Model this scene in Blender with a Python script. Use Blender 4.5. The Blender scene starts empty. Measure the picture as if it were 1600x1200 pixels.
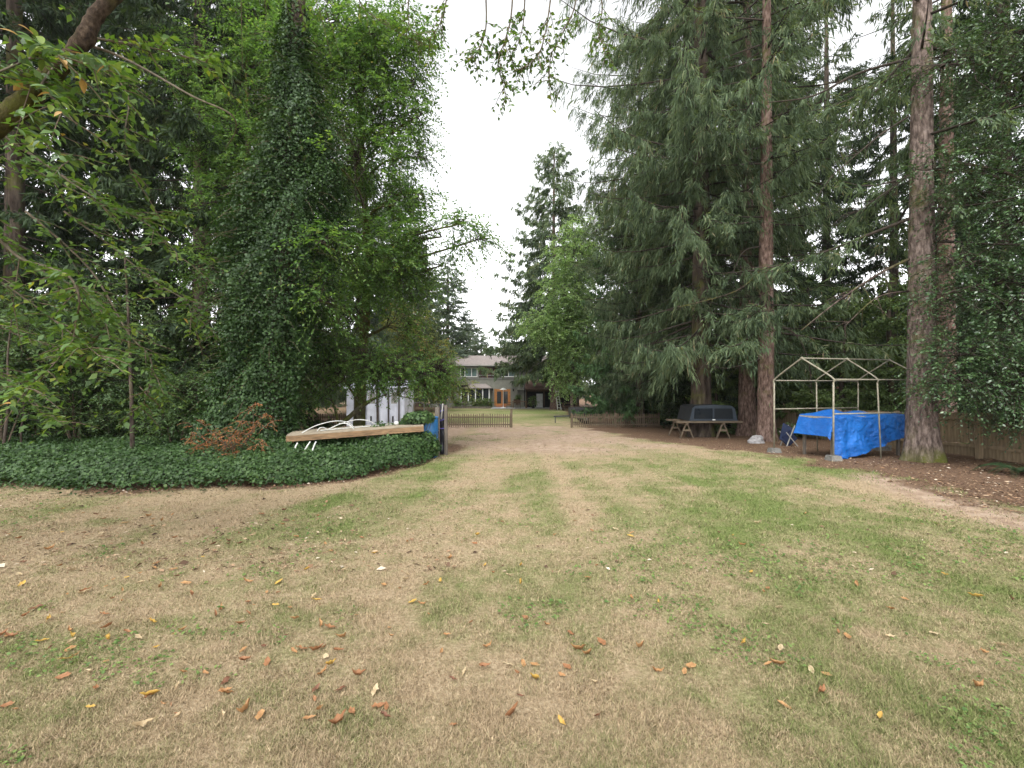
import bpy, math, random
import numpy as np
from mathutils import Vector, Matrix

# ------------------------------------------------------------------ camera, sky, sun, exposure
SC = bpy.context.scene
COL = SC.collection
CAM_H = 1.7
FPX = 711.0            # focal length in pixels of the 1600 px wide photograph (16 mm on full frame)
HOR = 606.0            # row of the horizon in the photograph
cam_d = bpy.data.cameras.new('camera'); cam = bpy.data.objects.new('camera', cam_d); COL.objects.link(cam)
cam_d.sensor_width = 36.0; cam_d.lens = 36.0 * FPX / 1600.0
cam_d.shift_y = (HOR - 600.0) / 1600.0
cam_d.clip_start = 0.05; cam_d.clip_end = 2000
cam.location = (0, 0, CAM_H); cam.rotation_euler = (math.radians(90), 0, 0)
SC.camera = cam

SUN_EL, SUN_AZ = math.radians(58), math.radians(200)
w = bpy.data.worlds.new('World'); SC.world = w; w.use_nodes = True
wn, wl = w.node_tree.nodes, w.node_tree.links
bg = wn['Background']
sky = wn.new('ShaderNodeTexSky'); sky.sky_type = 'NISHITA'; sky.sun_disc = False
sky.sun_elevation = SUN_EL; sky.sun_rotation = SUN_AZ
sky.air_density = 1.0; sky.dust_density = 1.5; sky.ozone_density = 1.0
bw = wn.new('ShaderNodeRGBToBW'); wl.new(sky.outputs[0], bw.inputs[0])
tn = wn.new('ShaderNodeMix'); tn.data_type = 'RGBA'; tn.blend_type = 'MULTIPLY'; tn.inputs[0].default_value = 1
wl.new(bw.outputs[0], tn.inputs[6]); tn.inputs[7].default_value = (1.97, 1.98, 1.99, 1)   # bright even cloud deck
mx = wn.new('ShaderNodeMix'); mx.data_type = 'RGBA'; mx.inputs[0].default_value = 0.94
wl.new(sky.outputs[0], mx.inputs[6]); wl.new(tn.outputs[2], mx.inputs[7])
wl.new(mx.outputs[2], bg.inputs[0]); bg.inputs[1].default_value = 0.15

sun_d = bpy.data.lights.new('sun', 'SUN'); sun = bpy.data.objects.new('sun', sun_d); COL.objects.link(sun)
sun_d.energy = 0.6; sun_d.angle = math.radians(35); sun_d.color = (1, 0.97, 0.93)
sv = Vector((math.sin(SUN_AZ) * math.cos(SUN_EL), math.cos(SUN_AZ) * math.cos(SUN_EL), math.sin(SUN_EL)))
sun.rotation_euler = sv.to_track_quat('Z', 'Y').to_euler(); sun.location = (0, 0, 40)

vs = SC.view_settings
SC.display_settings.display_device = 'sRGB'
vs.view_transform = 'Standard'; vs.look = 'None'; vs.gamma = 1.0; vs.use_curve_mapping = False
vs.exposure = 1.5
cy = SC.cycles
cy.use_denoising = True; cy.denoiser = 'OPENIMAGEDENOISE'; cy.denoising_prefilter = 'ACCURATE'
cy.max_bounces = 8; cy.diffuse_bounces = 4; cy.glossy_bounces = 3; cy.transmission_bounces = 4
cy.volume_bounces = 1
cy.caustics_reflective = False; cy.caustics_refractive = False

# ------------------------------------------------------------------ helpers
random.seed(5)
RNG = np.random.default_rng(11)
def rs(seed): return np.random.default_rng(seed)
def nrm(a): return a / np.maximum(np.linalg.norm(a, axis=-1, keepdims=True), 1e-9)

def _hash(i, j, k, s):
    n = (i * 73856093) ^ (j * 19349663) ^ (k * 83492791) ^ (s * 2654435761)
    n = (n ^ (n >> 13)) * 1274126177
    n = n ^ (n >> 16)
    return (n & 0xffff) / 65535.0
def vnoise(p, scale=1.0, seed=0):
    q = np.asarray(p, float) * scale
    f = np.floor(q); t = q - f; t = t * t * (3 - 2 * t); f = f.astype(np.int64)
    out = 0
    for a in (0, 1):
        for b in (0, 1):
            for c in (0, 1):
                wgt = (t[..., 0] if a else 1 - t[..., 0]) * (t[..., 1] if b else 1 - t[..., 1]) * (t[..., 2] if c else 1 - t[..., 2])
                out = out + wgt * _hash(f[..., 0] + a, f[..., 1] + b, f[..., 2] + c, seed)
    return out
def fbm(p, scale, seed=0, oct=3):
    v = 0; a = 0.5; tot = 0
    for o in range(oct):
        v = v + a * vnoise(p, scale * 2 ** o, seed + o); tot += a; a *= 0.5
    return v / tot

def G(x, y):
    """ground height: level lawn that dips gently towards the fence and the house"""
    y = np.asarray(y, float)
    return np.interp(y, [-50, 8.5, 11, 21, 25, 54, 400], [0, 0, -0.04, -0.36, -0.45, -0.6, -0.6])
def gz(x, y): return float(G(x, y))
def W(px, py, d):
    return Vector(((px - 800) / FPX * d, d, CAM_H - (py - HOR) / FPX * d))
def WX(px, d): return (px - 800) / FPX * d
def WZ(py, d): return CAM_H - (py - HOR) / FPX * d
def ground_px(px, py):
    d = 10.0
    for _ in range(60):
        d = 0.5 * d + 0.5 * (CAM_H - gz(0, d)) * FPX / (py - HOR)
    return Vector(((px - 800) / FPX * d, d, gz(0, d)))

def raw_mesh(name, V, F, smooth=False, attrs=None):
    V = np.asarray(V, np.float32); F = np.asarray(F, np.int32)
    me = bpy.data.meshes.new(name)
    n, m, k = len(V), len(F), F.shape[1]
    me.vertices.add(n); me.vertices.foreach_set('co', V.ravel())
    me.loops.add(m * k); me.loops.foreach_set('vertex_index', F.ravel())
    me.polygons.add(m); me.polygons.foreach_set('loop_start', np.arange(0, m * k, k, dtype=np.int32))
    if smooth: me.polygons.foreach_set('use_smooth', np.ones(m, bool))
    for an, av in (attrs or {}).items():
        a = me.attributes.new(an, 'FLOAT', 'POINT'); a.data.foreach_set('value', np.asarray(av, np.float32))
    me.update(calc_edges=True)
    return me

WLOC = {}
def link(o, parent=None, loc=None):
    COL.objects.link(o)
    if parent is not None: o.parent = parent
    if loc is not None: o.location = loc
    base = WLOC[parent.name] if parent is not None else Vector((0, 0, 0))
    WLOC[o.name] = base + o.location
    return o
def thing(name, label, cat, loc=(0, 0, 0), group=None, rotz=0, scale=1):
    o = bpy.data.objects.new(name, None); link(o, None, Vector(loc))
    o.rotation_euler = (0, 0, rotz)
    o.scale = (scale, scale, scale) if not hasattr(scale, '__len__') else scale
    o.empty_display_size = 0.2
    return tag(o, label, cat, group)
def tag(o, label, cat, group=None):
    o['label'] = label; o['category'] = cat
    if group: o['group'] = group
    return o
def kind(o, k): o['kind'] = k; return o
def mobj(name, me, mat, parent=None, loc=None):
    if mat is not None and not me.materials: me.materials.append(mat)
    return link(bpy.data.objects.new(name, me), parent, loc)

class MB:
    """collects shapes in world coordinates; build() makes ONE mesh object"""
    def __init__(s): s.v = []; s.f = []; s.sm = []
    def add(s, V, F, smooth=False):
        b = len(s.v); s.v += [tuple(p) for p in V]; s.f += [tuple(i + b for i in f) for f in F]; s.sm += [smooth] * len(F); return s
    def box(s, x0, x1, y0, y1, z0, z1):
        V = [(x, y, z) for x in (x0, x1) for y in (y0, y1) for z in (z0, z1)]
        return s.add(V, [(0, 1, 3, 2), (4, 6, 7, 5), (0, 4, 5, 1), (2, 3, 7, 6), (0, 2, 6, 4), (1, 5, 7, 3)])
    def bar(s, p0, p1, wd, ht, up=(0, 0, 1), bev=0.0):
        p0, p1 = Vector(p0), Vector(p1); d = (p1 - p0).normalized(); up = Vector(up)
        if abs(d.dot(up)) > 0.98: up = Vector((0, 1, 0))
        r = d.cross(up).normalized(); u = r.cross(d).normalized()
        a, b = wd / 2, ht / 2
        if bev <= 0:
            prof = [(-a, -b), (a, -b), (a, b), (-a, b)]
        else:
            prof = [(-a + bev, -b), (a - bev, -b), (a, -b + bev), (a, b - bev), (a - bev, b), (-a + bev, b), (-a, b - bev), (-a, -b + bev)]
        n = len(prof)
        V = [p0 + r * x + u * y for x, y in prof] + [p1 + r * x + u * y for x, y in prof]
        F = [(i, (i + 1) % n, n + (i + 1) % n, n + i) for i in range(n)] + [tuple(range(n - 1, -1, -1)), tuple(range(n, 2 * n))]
        return s.add(V, F)
    def tube(s, pts, rad, sides=8, cap=True):
        pts = [Vector(p) for p in pts]; n = len(pts)
        if not hasattr(rad, '__len__'): rad = [rad] * n
        V = []; up = Vector((0.3, 0.2, 1)).normalized()
        for i, p in enumerate(pts):
            d = (pts[min(i + 1, n - 1)] - pts[max(i - 1, 0)]).normalized()
            if abs(d.dot(up)) > 0.97: up = Vector((1, 0.2, 0)).normalized()
            r = d.cross(up).normalized(); u = r.cross(d).normalized(); up = u
            for k in range(sides):
                a = 2 * math.pi * k / sides
                V.append(p + (r * math.cos(a) + u * math.sin(a)) * rad[i])
        F = []
        for i in range(n - 1):
            for k in range(sides):
                k2 = (k + 1) % sides
                F.append((i * sides + k, i * sides + k2, (i + 1) * sides + k2, (i + 1) * sides + k))
        if cap: F += [tuple(range(sides - 1, -1, -1)), tuple((n - 1) * sides + k for k in range(sides))]
        return s.add(V, F, True)
    def lathe(s, prof, c, sides=16):
        V = []; n = len(prof)
        for (r, z) in prof:
            for k in range(sides):
                a = 2 * math.pi * k / sides; V.append((c[0] + r * math.cos(a), c[1] + r * math.sin(a), c[2] + z))
        F = []
        for i in range(n - 1):
            for k in range(sides):
                k2 = (k + 1) % sides; F.append((i * sides + k, i * sides + k2, (i + 1) * sides + k2, (i + 1) * sides + k))
        F += [tuple(range(sides - 1, -1, -1)), tuple((n - 1) * sides + k for k in range(sides))]
        return s.add(V, F, True)
    def build(s, name, mat, parent=None):
        base = WLOC[parent.name] if parent is not None else Vector((0, 0, 0))
        me = bpy.data.meshes.new(name)
        me.from_pydata([(p[0] - base.x, p[1] - base.y, p[2] - base.z) for p in s.v], [], s.f)
        me.polygons.foreach_set('use_smooth', s.sm); me.update()
        return mobj(name, me, mat, parent)

def smooth_path(pts, n=4):
    """Catmull-Rom through the points"""
    P = [Vector(p) for p in pts]; out = []
    for i in range(len(P) - 1):
        a, b, c, d = P[max(i - 1, 0)], P[i], P[i + 1], P[min(i + 2, len(P) - 1)]
        for k in range(n):
            t = k / n
            out.append(0.5 * ((2 * b) + (c - a) * t + (2 * a - 5 * b + 4 * c - d) * t * t + (3 * b - a - 3 * c + d) * t ** 3))
    out.append(P[-1]); return out
def taper(r0, r1, n): return [r0 + (r1 - r0) * i / (n - 1) for i in range(n)]

# ------------------------------------------------------------------ materials
def new_mat(name):
    m = bpy.data.materials.new(name); m.use_nodes = True
    nt = m.node_tree; p = nt.nodes['Principled BSDF']
    return m, nt, nt.nodes, nt.links, p
def setspec(p, v):
    p.inputs['Specular IOR Level'].default_value = v
def ramp(n, stops):
    r = n.new('ShaderNodeValToRGB'); e = r.color_ramp.elements
    while len(e) > 1: e.remove(e[-1])
    e[0].position = stops[0][0]; e[0].color = (*stops[0][1], 1)
    for pos, c in stops[1:]:
        x = e.new(pos); x.color = (*c, 1)
    return r
def noise(n, l, scale, detail=4, rough=0.55, vec=None, coord='Object', stretch=None):
    t = n.new('ShaderNodeTexNoise'); t.inputs['Scale'].default_value = scale; t.inputs['Detail'].default_value = detail; t.inputs['Roughness'].default_value = rough
    if vec is None:
        tc = n.new('ShaderNodeTexCoord'); vec = tc.outputs[coord]
    if stretch:
        mp = n.new('ShaderNodeMapping'); mp.inputs['Scale'].default_value = stretch; l.new(vec, mp.inputs[0]); vec = mp.outputs[0]
    l.new(vec, t.inputs['Vector']); return t
def bump(n, l, p, h, strength=0.4, dist=0.02):
    b = n.new('ShaderNodeBump'); b.inputs['Strength'].default_value = strength; b.inputs['Distance'].default_value = dist
    l.new(h, b.inputs['Height']); l.new(b.outputs[0], p.inputs['Normal']); return b
def simple_mat(name, c1, c2=None, rough=0.7, scale=6, spec=0.3, metal=0, bmp=0.2, stretch=None, c3=None, bd=0.01):
    """two or three tones broken up by noise, with fine relief"""
    m, nt, n, l, p = new_mat(name)
    c2 = c2 or tuple(x * 0.75 for x in c1)
    t = noise(n, l, scale, 5, 0.6, stretch=stretch)
    st = [(0.3, c2), (0.62, c1)] + ([(0.8, c3)] if c3 else [])
    r = ramp(n, st); l.new(t.outputs[0], r.inputs[0]); l.new(r.outputs[0], p.inputs['Base Color'])
    p.inputs['Roughness'].default_value = rough; setspec(p, spec); p.inputs['Metallic'].default_value = metal
    if bmp:
        t2 = noise(n, l, scale * 6, 4, 0.6, stretch=stretch); bump(n, l, p, t2.outputs[0], bmp, bd)
    return m
def leaf_mat(name, stops, rough=0.5, transl=0.35, spec=0.35, tcol=(1.25, 1.25, 0.5)):
    m, nt, n, l, p = new_mat(name)
    at = n.new('ShaderNodeAttribute'); at.attribute_name = 'tint'
    r = ramp(n, stops); l.new(at.outputs['Fac'], r.inputs[0]); l.new(r.outputs[0], p.inputs['Base Color'])
    p.inputs['Roughness'].default_value = rough; setspec(p, spec)
    tr = n.new('ShaderNodeBsdfTranslucent')
    mm = n.new('ShaderNodeMix'); mm.data_type = 'RGBA'; mm.blend_type = 'MULTIPLY'; mm.inputs[0].default_value = 1
    l.new(r.outputs[0], mm.inputs[6]); mm.inputs[7].default_value = (*tcol, 1); l.new(mm.outputs[2], tr.inputs[0])
    ms = n.new('ShaderNodeMixShader'); ms.inputs[0].default_value = transl
    l.new(p.outputs[0], ms.inputs[1]); l.new(tr.outputs[0], ms.inputs[2])
    l.new(ms.outputs[0], n['Material Output'].inputs[0]); return m
def bark_mat(name, dark, mid, light, moss=0.0, scale=9, zs=0.18, moss_col=(0.085, 0.09, 0.02), foot=0.0):
    m, nt, n, l, p = new_mat(name)
    t = noise(n, l, scale, 6, 0.62, stretch=(1, 1, zs))
    r = ramp(n, [(0.34, dark), (0.5, mid), (0.68, light)]); l.new(t.outputs[0], r.inputs[0])
    col = r.outputs[0]
    big = noise(n, l, 1.3, 3, 0.6)
    if moss > 0:
        mr = n.new('ShaderNodeMapRange'); mr.inputs[1].default_value = 0.62 - moss * 0.5; mr.inputs[2].default_value = 0.78 - moss * 0.5
        l.new(big.outputs[0], mr.inputs[0])
        fine = noise(n, l, 30, 3)
        mu = n.new('ShaderNodeMath'); mu.operation = 'MULTIPLY'; l.new(mr.outputs[0], mu.inputs[0]); l.new(fine.outputs[0], mu.inputs[1])
        mu2 = n.new('ShaderNodeMath'); mu2.operation = 'MULTIPLY'; mu2.inputs[1].default_value = 1.7; mu2.use_clamp = True; l.new(mu.outputs[0], mu2.inputs[0])
        if foot > 0:                                             # moss growing up from the root collar
            tc = n.new('ShaderNodeTexCoord'); sx = n.new('ShaderNodeSeparateXYZ'); l.new(tc.outputs['Object'], sx.inputs[0])
            fr_ = n.new('ShaderNodeMapRange'); fr_.inputs[1].default_value = foot; fr_.inputs[2].default_value = 0.02; l.new(sx.outputs[2], fr_.inputs[0])
            fm = n.new('ShaderNodeMath'); fm.operation = 'MULTIPLY'; l.new(fr_.outputs[0], fm.inputs[0]); l.new(fine.outputs[0], fm.inputs[1])
            fa = n.new('ShaderNodeMath'); fa.operation = 'MULTIPLY_ADD'; fa.use_clamp = True; fa.inputs[1].default_value = 1.35; l.new(fm.outputs[0], fa.inputs[0]); l.new(mu2.outputs[0], fa.inputs[2]); mu2 = fa
        mc = n.new('ShaderNodeMix'); mc.data_type = 'RGBA'; l.new(mu2.outputs[0], mc.inputs[0]); l.new(col, mc.inputs[6]); mc.inputs[7].default_value = (*moss_col, 1)
        col = mc.outputs[2]
    l.new(col, p.inputs['Base Color']); p.inputs['Roughness'].default_value = 0.95; setspec(p, 0.1)
    t2 = noise(n, l, scale * 2.2, 5, 0.65, stretch=(1, 1, zs)); bump(n, l, p, t2.outputs[0], 0.8, 0.03)
    return m

M = {}
M['bark_fir'] = bark_mat('bark_fir', (0.045, 0.029, 0.023), (0.135, 0.088, 0.07), (0.25, 0.18, 0.15), moss=0.12, scale=15, zs=0.3)
M['bark_grey'] = bark_mat('bark_grey', (0.045, 0.034, 0.029), (0.13, 0.098, 0.083), (0.26, 0.205, 0.178), moss=0.18, scale=16, zs=0.33, foot=0.45)
M['bark_dark'] = bark_mat('bark_dark', (0.02, 0.015, 0.012), (0.06, 0.045, 0.036), (0.12, 0.095, 0.075), moss=0.2, scale=7)
M['bark_moss'] = bark_mat('bark_moss', (0.016, 0.011, 0.008), (0.045, 0.031, 0.021), (0.095, 0.068, 0.046), moss=0.22, scale=18, zs=0.8, moss_col=(0.06, 0.062, 0.012))
M['bark_fruit'] = bark_mat('bark_fruit', (0.03, 0.026, 0.02), (0.08, 0.07, 0.05), (0.15, 0.13, 0.09), moss=0.5, scale=12, zs=0.6)
M['twig'] = simple_mat('twig', (0.16, 0.12, 0.085), (0.08, 0.06, 0.045), 0.9, 20, 0.1)
M['twig_pale'] = simple_mat('twig_pale', (0.12, 0.10, 0.07), (0.055, 0.045, 0.032), 0.9, 20, 0.1)
M['twig_dark'] = simple_mat('twig_dark', (0.06, 0.048, 0.038), (0.03, 0.024, 0.02), 0.9, 20, 0.1)
M['needle_spruce'] = leaf_mat('needle_spruce', [(0, (0.034, 0.054, 0.03)), (0.4, (0.092, 0.132, 0.073)), (0.75, (0.155, 0.205, 0.112)), (0.92, (0.22, 0.22, 0.13)), (1, (0.30, 0.235, 0.15))], 0.75, 0.38, 0.12)
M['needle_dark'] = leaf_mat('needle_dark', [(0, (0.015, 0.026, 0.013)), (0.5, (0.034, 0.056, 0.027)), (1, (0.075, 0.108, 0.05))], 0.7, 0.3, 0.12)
M['needle_hazed'] = leaf_mat('needle_hazed', [(0, (0.075, 0.105, 0.08)), (0.5, (0.125, 0.165, 0.125)), (1, (0.18, 0.225, 0.165))], 0.75, 0.35, 0.1)  # pale bluish needles: the fade of distance haze is put into the colour
M['needle_hemlock'] = leaf_mat('needle_hemlock', [(0, (0.05, 0.08, 0.028)), (0.5, (0.10, 0.15, 0.05)), (1, (0.18, 0.24, 0.08))], 0.6, 0.35, 0.2)
M['needle_cedar'] = leaf_mat('needle_cedar', [(0, (0.04, 0.08, 0.03)), (0.5, (0.075, 0.145, 0.055)), (1, (0.12, 0.21, 0.085))], 0.55, 0.35, 0.25)
M['leaf_green'] = leaf_mat('leaf_green', [(0, (0.038, 0.09, 0.02)), (0.5, (0.09, 0.17, 0.044)), (0.88, (0.155, 0.245, 0.066)), (0.97, (0.23, 0.28, 0.075)), (1, (0.34, 0.25, 0.07))], 0.5, 0.5, 0.3, (1.3, 1.35, 0.65))
M['leaf_fore'] = leaf_mat('leaf_fore', [(0, (0.035, 0.075, 0.016)), (0.5, (0.07, 0.135, 0.028)), (0.85, (0.13, 0.20, 0.04)), (0.97, (0.24, 0.25, 0.05)), (1, (0.34, 0.18, 0.05))], 0.45, 0.4, 0.35)
M['leaf_apple'] = leaf_mat('leaf_apple', [(0, (0.045, 0.095, 0.022)), (0.5, (0.095, 0.17, 0.042)), (0.9, (0.16, 0.235, 0.065)), (1, (0.28, 0.2, 0.07))], 0.5, 0.45, 0.3)
M['leaf_red'] = leaf_mat('leaf_red', [(0, (0.075, 0.115, 0.035)), (0.5, (0.16, 0.20, 0.06)), (0.8, (0.27, 0.26, 0.085)), (1, (0.42, 0.19, 0.08))], 0.5, 0.45, 0.3)
M['leaf_lime'] = leaf_mat('leaf_lime', [(0, (0.10, 0.175, 0.06)), (0.5, (0.195, 0.295, 0.11)), (1, (0.33, 0.43, 0.20))], 0.5, 0.5, 0.25, (1.15, 1.2, 0.7))
M['leaf_shrub'] = leaf_mat('leaf_shrub', [(0, (0.034, 0.066, 0.024)), (0.5, (0.073, 0.125, 0.047)), (0.92, (0.12, 0.185, 0.068)), (1, (0.21, 0.21, 0.08))], 0.5, 0.35, 0.3)
M['leaf_ivy'] = leaf_mat('leaf_ivy', [(0, (0.014, 0.031, 0.009)), (0.5, (0.031, 0.066, 0.018)), (0.9, (0.066, 0.118, 0.034)), (0.985, (0.11, 0.155, 0.045)), (1, (0.34, 0.26, 0.09))], 0.5, 0.2, 0.25)
M['leaf_holly'] = leaf_mat('leaf_holly', [(0, (0.022, 0.05, 0.018)), (0.5, (0.05, 0.098, 0.036)), (1, (0.10, 0.17, 0.06))], 0.28, 0.18, 0.55)
M['leaf_dead'] = leaf_mat('leaf_dead', [(0, (0.12, 0.04, 0.018)), (0.5, (0.26, 0.095, 0.035)), (1, (0.4, 0.19, 0.08))], 0.8, 0.3, 0.2)
M['leaf_garden'] = leaf_mat('leaf_garden', [(0, (0.06, 0.12, 0.03)), (0.5, (0.12, 0.20, 0.05)), (1, (0.22, 0.28, 0.09))], 0.5, 0.35, 0.35)
M['fern'] = leaf_mat('fern', [(0, (0.015, 0.035, 0.014)), (1, (0.05, 0.085, 0.035))], 0.5, 0.3, 0.35)
def flat_leaf(name, c1, c2, rough=0.6):
    m, nt, n, l, p = new_mat(name)
    t = noise(n, l, 25, 4); r = ramp(n, [(0.35, c2), (0.65, c1)]); l.new(t.outputs[0], r.inputs[0]); l.new(r.outputs[0], p.inputs['Base Color'])
    p.inputs['Roughness'].default_value = rough; setspec(p, 0.3)
    tr = n.new('ShaderNodeBsdfTranslucent'); l.new(r.outputs[0], tr.inputs[0])
    ms = n.new('ShaderNodeMixShader'); ms.inputs[0].default_value = 0.25; l.new(p.outputs[0], ms.inputs[1]); l.new(tr.outputs[0], ms.inputs[2])
    l.new(ms.outputs[0], n['Material Output'].inputs[0]); return m
FALL = [flat_leaf('fallen_rust', (0.36, 0.18, 0.085), (0.22, 0.10, 0.045)), flat_leaf('fallen_orange', (0.46, 0.27, 0.12), (0.30, 0.155, 0.065)),
        flat_leaf('fallen_yellow', (0.58, 0.40, 0.09), (0.42, 0.25, 0.06)), flat_leaf('fallen_cream', (0.55, 0.45, 0.29), (0.42, 0.31, 0.18)),
        flat_leaf('fallen_brown', (0.22, 0.10, 0.055), (0.13, 0.06, 0.035))]
FORE = [flat_leaf('fresh_green', (0.085, 0.16, 0.03), (0.055, 0.11, 0.02), 0.45), flat_leaf('fresh_lime', (0.18, 0.25, 0.04), (0.12, 0.18, 0.03), 0.45),
        flat_leaf('fresh_dark', (0.075, 0.125, 0.045), (0.05, 0.09, 0.03), 0.4), flat_leaf('fresh_rust', (0.36, 0.19, 0.05), (0.24, 0.17, 0.04), 0.5)]
M['wood_weathered'] = simple_mat('wood_weathered', (0.17, 0.145, 0.12), (0.07, 0.06, 0.05), 0.9, 5, 0.1, stretch=(4, 4, 0.5), bmp=0.5)
M['wood_fence'] = simple_mat('wood_fence', (0.27, 0.20, 0.125), (0.13, 0.10, 0.06), 0.9, 4, 0.1, stretch=(4, 4, 0.4), bmp=0.5, c3=(0.20, 0.20, 0.10))
M['wood_picket'] = simple_mat('wood_picket', (0.17, 0.13, 0.088), (0.075, 0.06, 0.042), 0.9, 5, 0.1, stretch=(4, 4, 0.6), bmp=0.4, c3=(0.13, 0.125, 0.07))
M['wood_beam'] = simple_mat('wood_beam', (0.26, 0.165, 0.09), (0.11, 0.072, 0.042), 0.85, 4, 0.15, stretch=(0.6, 3, 8), bmp=0.6)
M['wood_plank'] = simple_mat('wood_plank', (0.32, 0.27, 0.20), (0.18, 0.15, 0.11), 0.85, 3, 0.15, stretch=(0.7, 5, 5), bmp=0.4)
M['wood_old'] = simple_mat('wood_old', (0.15, 0.115, 0.08), (0.07, 0.055, 0.04), 0.9, 3, 0.1, stretch=(0.7, 5, 5), bmp=0.4)
M['wood_orange'] = simple_mat('wood_orange', (0.44, 0.19, 0.055), (0.31, 0.125, 0.035), 0.5, 4, 0.3)
M['wood_brown'] = simple_mat('wood_brown', (0.10, 0.06, 0.04), (0.05, 0.03, 0.02), 0.8, 6, 0.2)
M['white_plastic'] = simple_mat('white_plastic', (0.58, 0.58, 0.55), (0.40, 0.40, 0.37), 0.5, 8, 0.3, bmp=0.05)
M['shed_white'] = simple_mat('shed_white', (0.66, 0.68, 0.76), (0.5, 0.52, 0.58), 0.6, 2.5, 0.3, bmp=0.1)
M['shed_gap'] = simple_mat('shed_gap', (0.07, 0.055, 0.045), (0.04, 0.03, 0.025), 0.9, 8)
M['pipe_beige'] = simple_mat('pipe_beige', (0.25, 0.23, 0.17), (0.15, 0.13, 0.09), 0.6, 12, 0.3, bmp=0.1)
M['concrete'] = simple_mat('concrete', (0.17, 0.165, 0.15), (0.10, 0.095, 0.085), 0.95, 14, 0.1, bmp=0.4)
M['barrel_blue'] = simple_mat('barrel_blue', (0.02, 0.13, 0.32), (0.015, 0.08, 0.2), 0.45, 6, 0.4, bmp=0.05)
M['black_tarp'] = simple_mat('black_tarp', (0.02, 0.02, 0.028), (0.01, 0.01, 0.014), 0.4, 6, 0.4, bmp=0.4)
M['purple'] = simple_mat('purple', (0.09, 0.07, 0.30), (0.05, 0.04, 0.18), 0.5, 8, 0.3)
M['glass'] = simple_mat('glass', (0.02, 0.025, 0.03), (0.012, 0.015, 0.018), 0.08, 1, 0.6, bmp=0)
M['glass_pale'] = simple_mat('glass_pale', (0.16, 0.24, 0.22), (0.06, 0.10, 0.09), 0.12, 1.2, 0.6, bmp=0)
M['house_grey'] = simple_mat('house_grey', (0.225, 0.225, 0.19), (0.185, 0.185, 0.155), 0.85, 3, 0.2, bmp=0.1)
M['house_trim'] = simple_mat('house_trim', (0.20, 0.20, 0.18), (0.16, 0.16, 0.145), 0.8, 3, 0.2, bmp=0.05)
M['house_pale'] = simple_mat('house_pale', (0.32, 0.31, 0.28), (0.26, 0.25, 0.23), 0.85, 3, 0.2, bmp=0.1)
M['maroon'] = simple_mat('maroon', (0.075, 0.022, 0.032), (0.05, 0.015, 0.022), 0.8, 3, 0.2)
M['roof_shingle'] = simple_mat('roof_shingle', (0.30, 0.26, 0.24), (0.20, 0.172, 0.16), 0.95, 5, 0.1, bmp=0.4, stretch=(1, 3, 3))
M['roof_brown'] = simple_mat('roof_brown', (0.20, 0.12, 0.10), (0.12, 0.075, 0.06), 0.95, 4, 0.1, bmp=0.4, stretch=(1, 3, 3))
M['roof_red'] = simple_mat('roof_red', (0.30, 0.13, 0.08), (0.2, 0.09, 0.05), 0.95, 4, 0.1)
M['dark'] = simple_mat('dark', (0.02, 0.018, 0.018), (0.012, 0.011, 0.011), 0.9, 4, 0.1)
M['white_paint'] = simple_mat('white_paint', (0.78, 0.78, 0.75), (0.68, 0.68, 0.66), 0.5, 5, 0.3, bmp=0.03)
M['terracotta'] = simple_mat('terracotta', (0.35, 0.15, 0.09), (0.25, 0.11, 0.06), 0.9, 6)
M['shell_blue'] = simple_mat('shell_blue', (0.036, 0.047, 0.06), (0.024, 0.032, 0.042), 0.5, 4, 0.25, bmp=0.05)
M['shell_roof'] = simple_mat('shell_roof', (0.022, 0.024, 0.027), (0.013, 0.014, 0.016), 0.55, 4, 0.2, bmp=0.05)
M['paving'] = simple_mat('paving', (0.36, 0.36, 0.37), (0.26, 0.26, 0.27), 0.9, 4, 0.2, bmp=0.2)
M['bag_white'] = simple_mat('bag_white', (0.30, 0.29, 0.285), (0.14, 0.13, 0.13), 0.5, 10, 0.3, bmp=0.5)
M['navy'] = simple_mat('navy', (0.02, 0.03, 0.07), (0.012, 0.018, 0.04), 0.5, 6, 0.3)
M['steel_dark'] = simple_mat('steel_dark', (0.06, 0.06, 0.065), (0.03, 0.03, 0.033), 0.5, 8, 0.4, metal=0.4)
# ------------------------------------------------------------------ ground: lawn, bare earth, leaf litter under the trees
BY = [2, 5.5, 7.8, 9.4, 11.6, 14.8, 17.5, 24, 30, 60]
BX = [6.3, 6.75, 7.1, 7.4, 6.6, 5.8, 4.9, 3.6, 4.6, 6.0]           # where lawn turns to brown litter on the right
BED = [(-13, 8.6), (-8.8, 7.85), (-6.5, 7.46), (-4.4, 7.75), (-3.0, 8.5), (-2.1, 9.9), (-1.75, 11.1), (-1.9, 12.3)]   # front edge of the ivy
def xyz(x, y, z=None): return np.stack([x, y, np.zeros_like(x) if z is None else z], -1)
def sstep(a, b, v):
    t = np.clip((v - a) / (b - a), 0, 1); return t * t * (3 - 2 * t)
def bed_front(x):
    bx = [p[0] for p in BED]; by = [p[1] for p in BED]
    return np.interp(x, bx, by)
def soil_f(x, y):
    nz = fbm(xyz(x, y), 0.8, 3) - 0.5 + 0.5 * (fbm(xyz(x, y), 3.5, 35, 2) - 0.5)
    xb = np.interp(y, BY, BX)
    r = sstep(-0.5, 0.7, x - xb + nz * 2.2)
    l = sstep(-0.35, 0.5, y - bed_front(x) + nz * 1.2 + 0.15) * (1 - sstep(-1.9, -1.4, x + nz * 0.6))
    l = l * (1 - sstep(13, 16, y + nz * 3) * 0.75)
    l2 = sstep(0.0, 2.2, y - 0.35 * (x + 12) - 5.1 + nz * 2) * (1 - sstep(-7.5, -5.5, x)) * 0.7
    return np.clip(np.maximum(np.maximum(r, l), l2), 0, 1)
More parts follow.
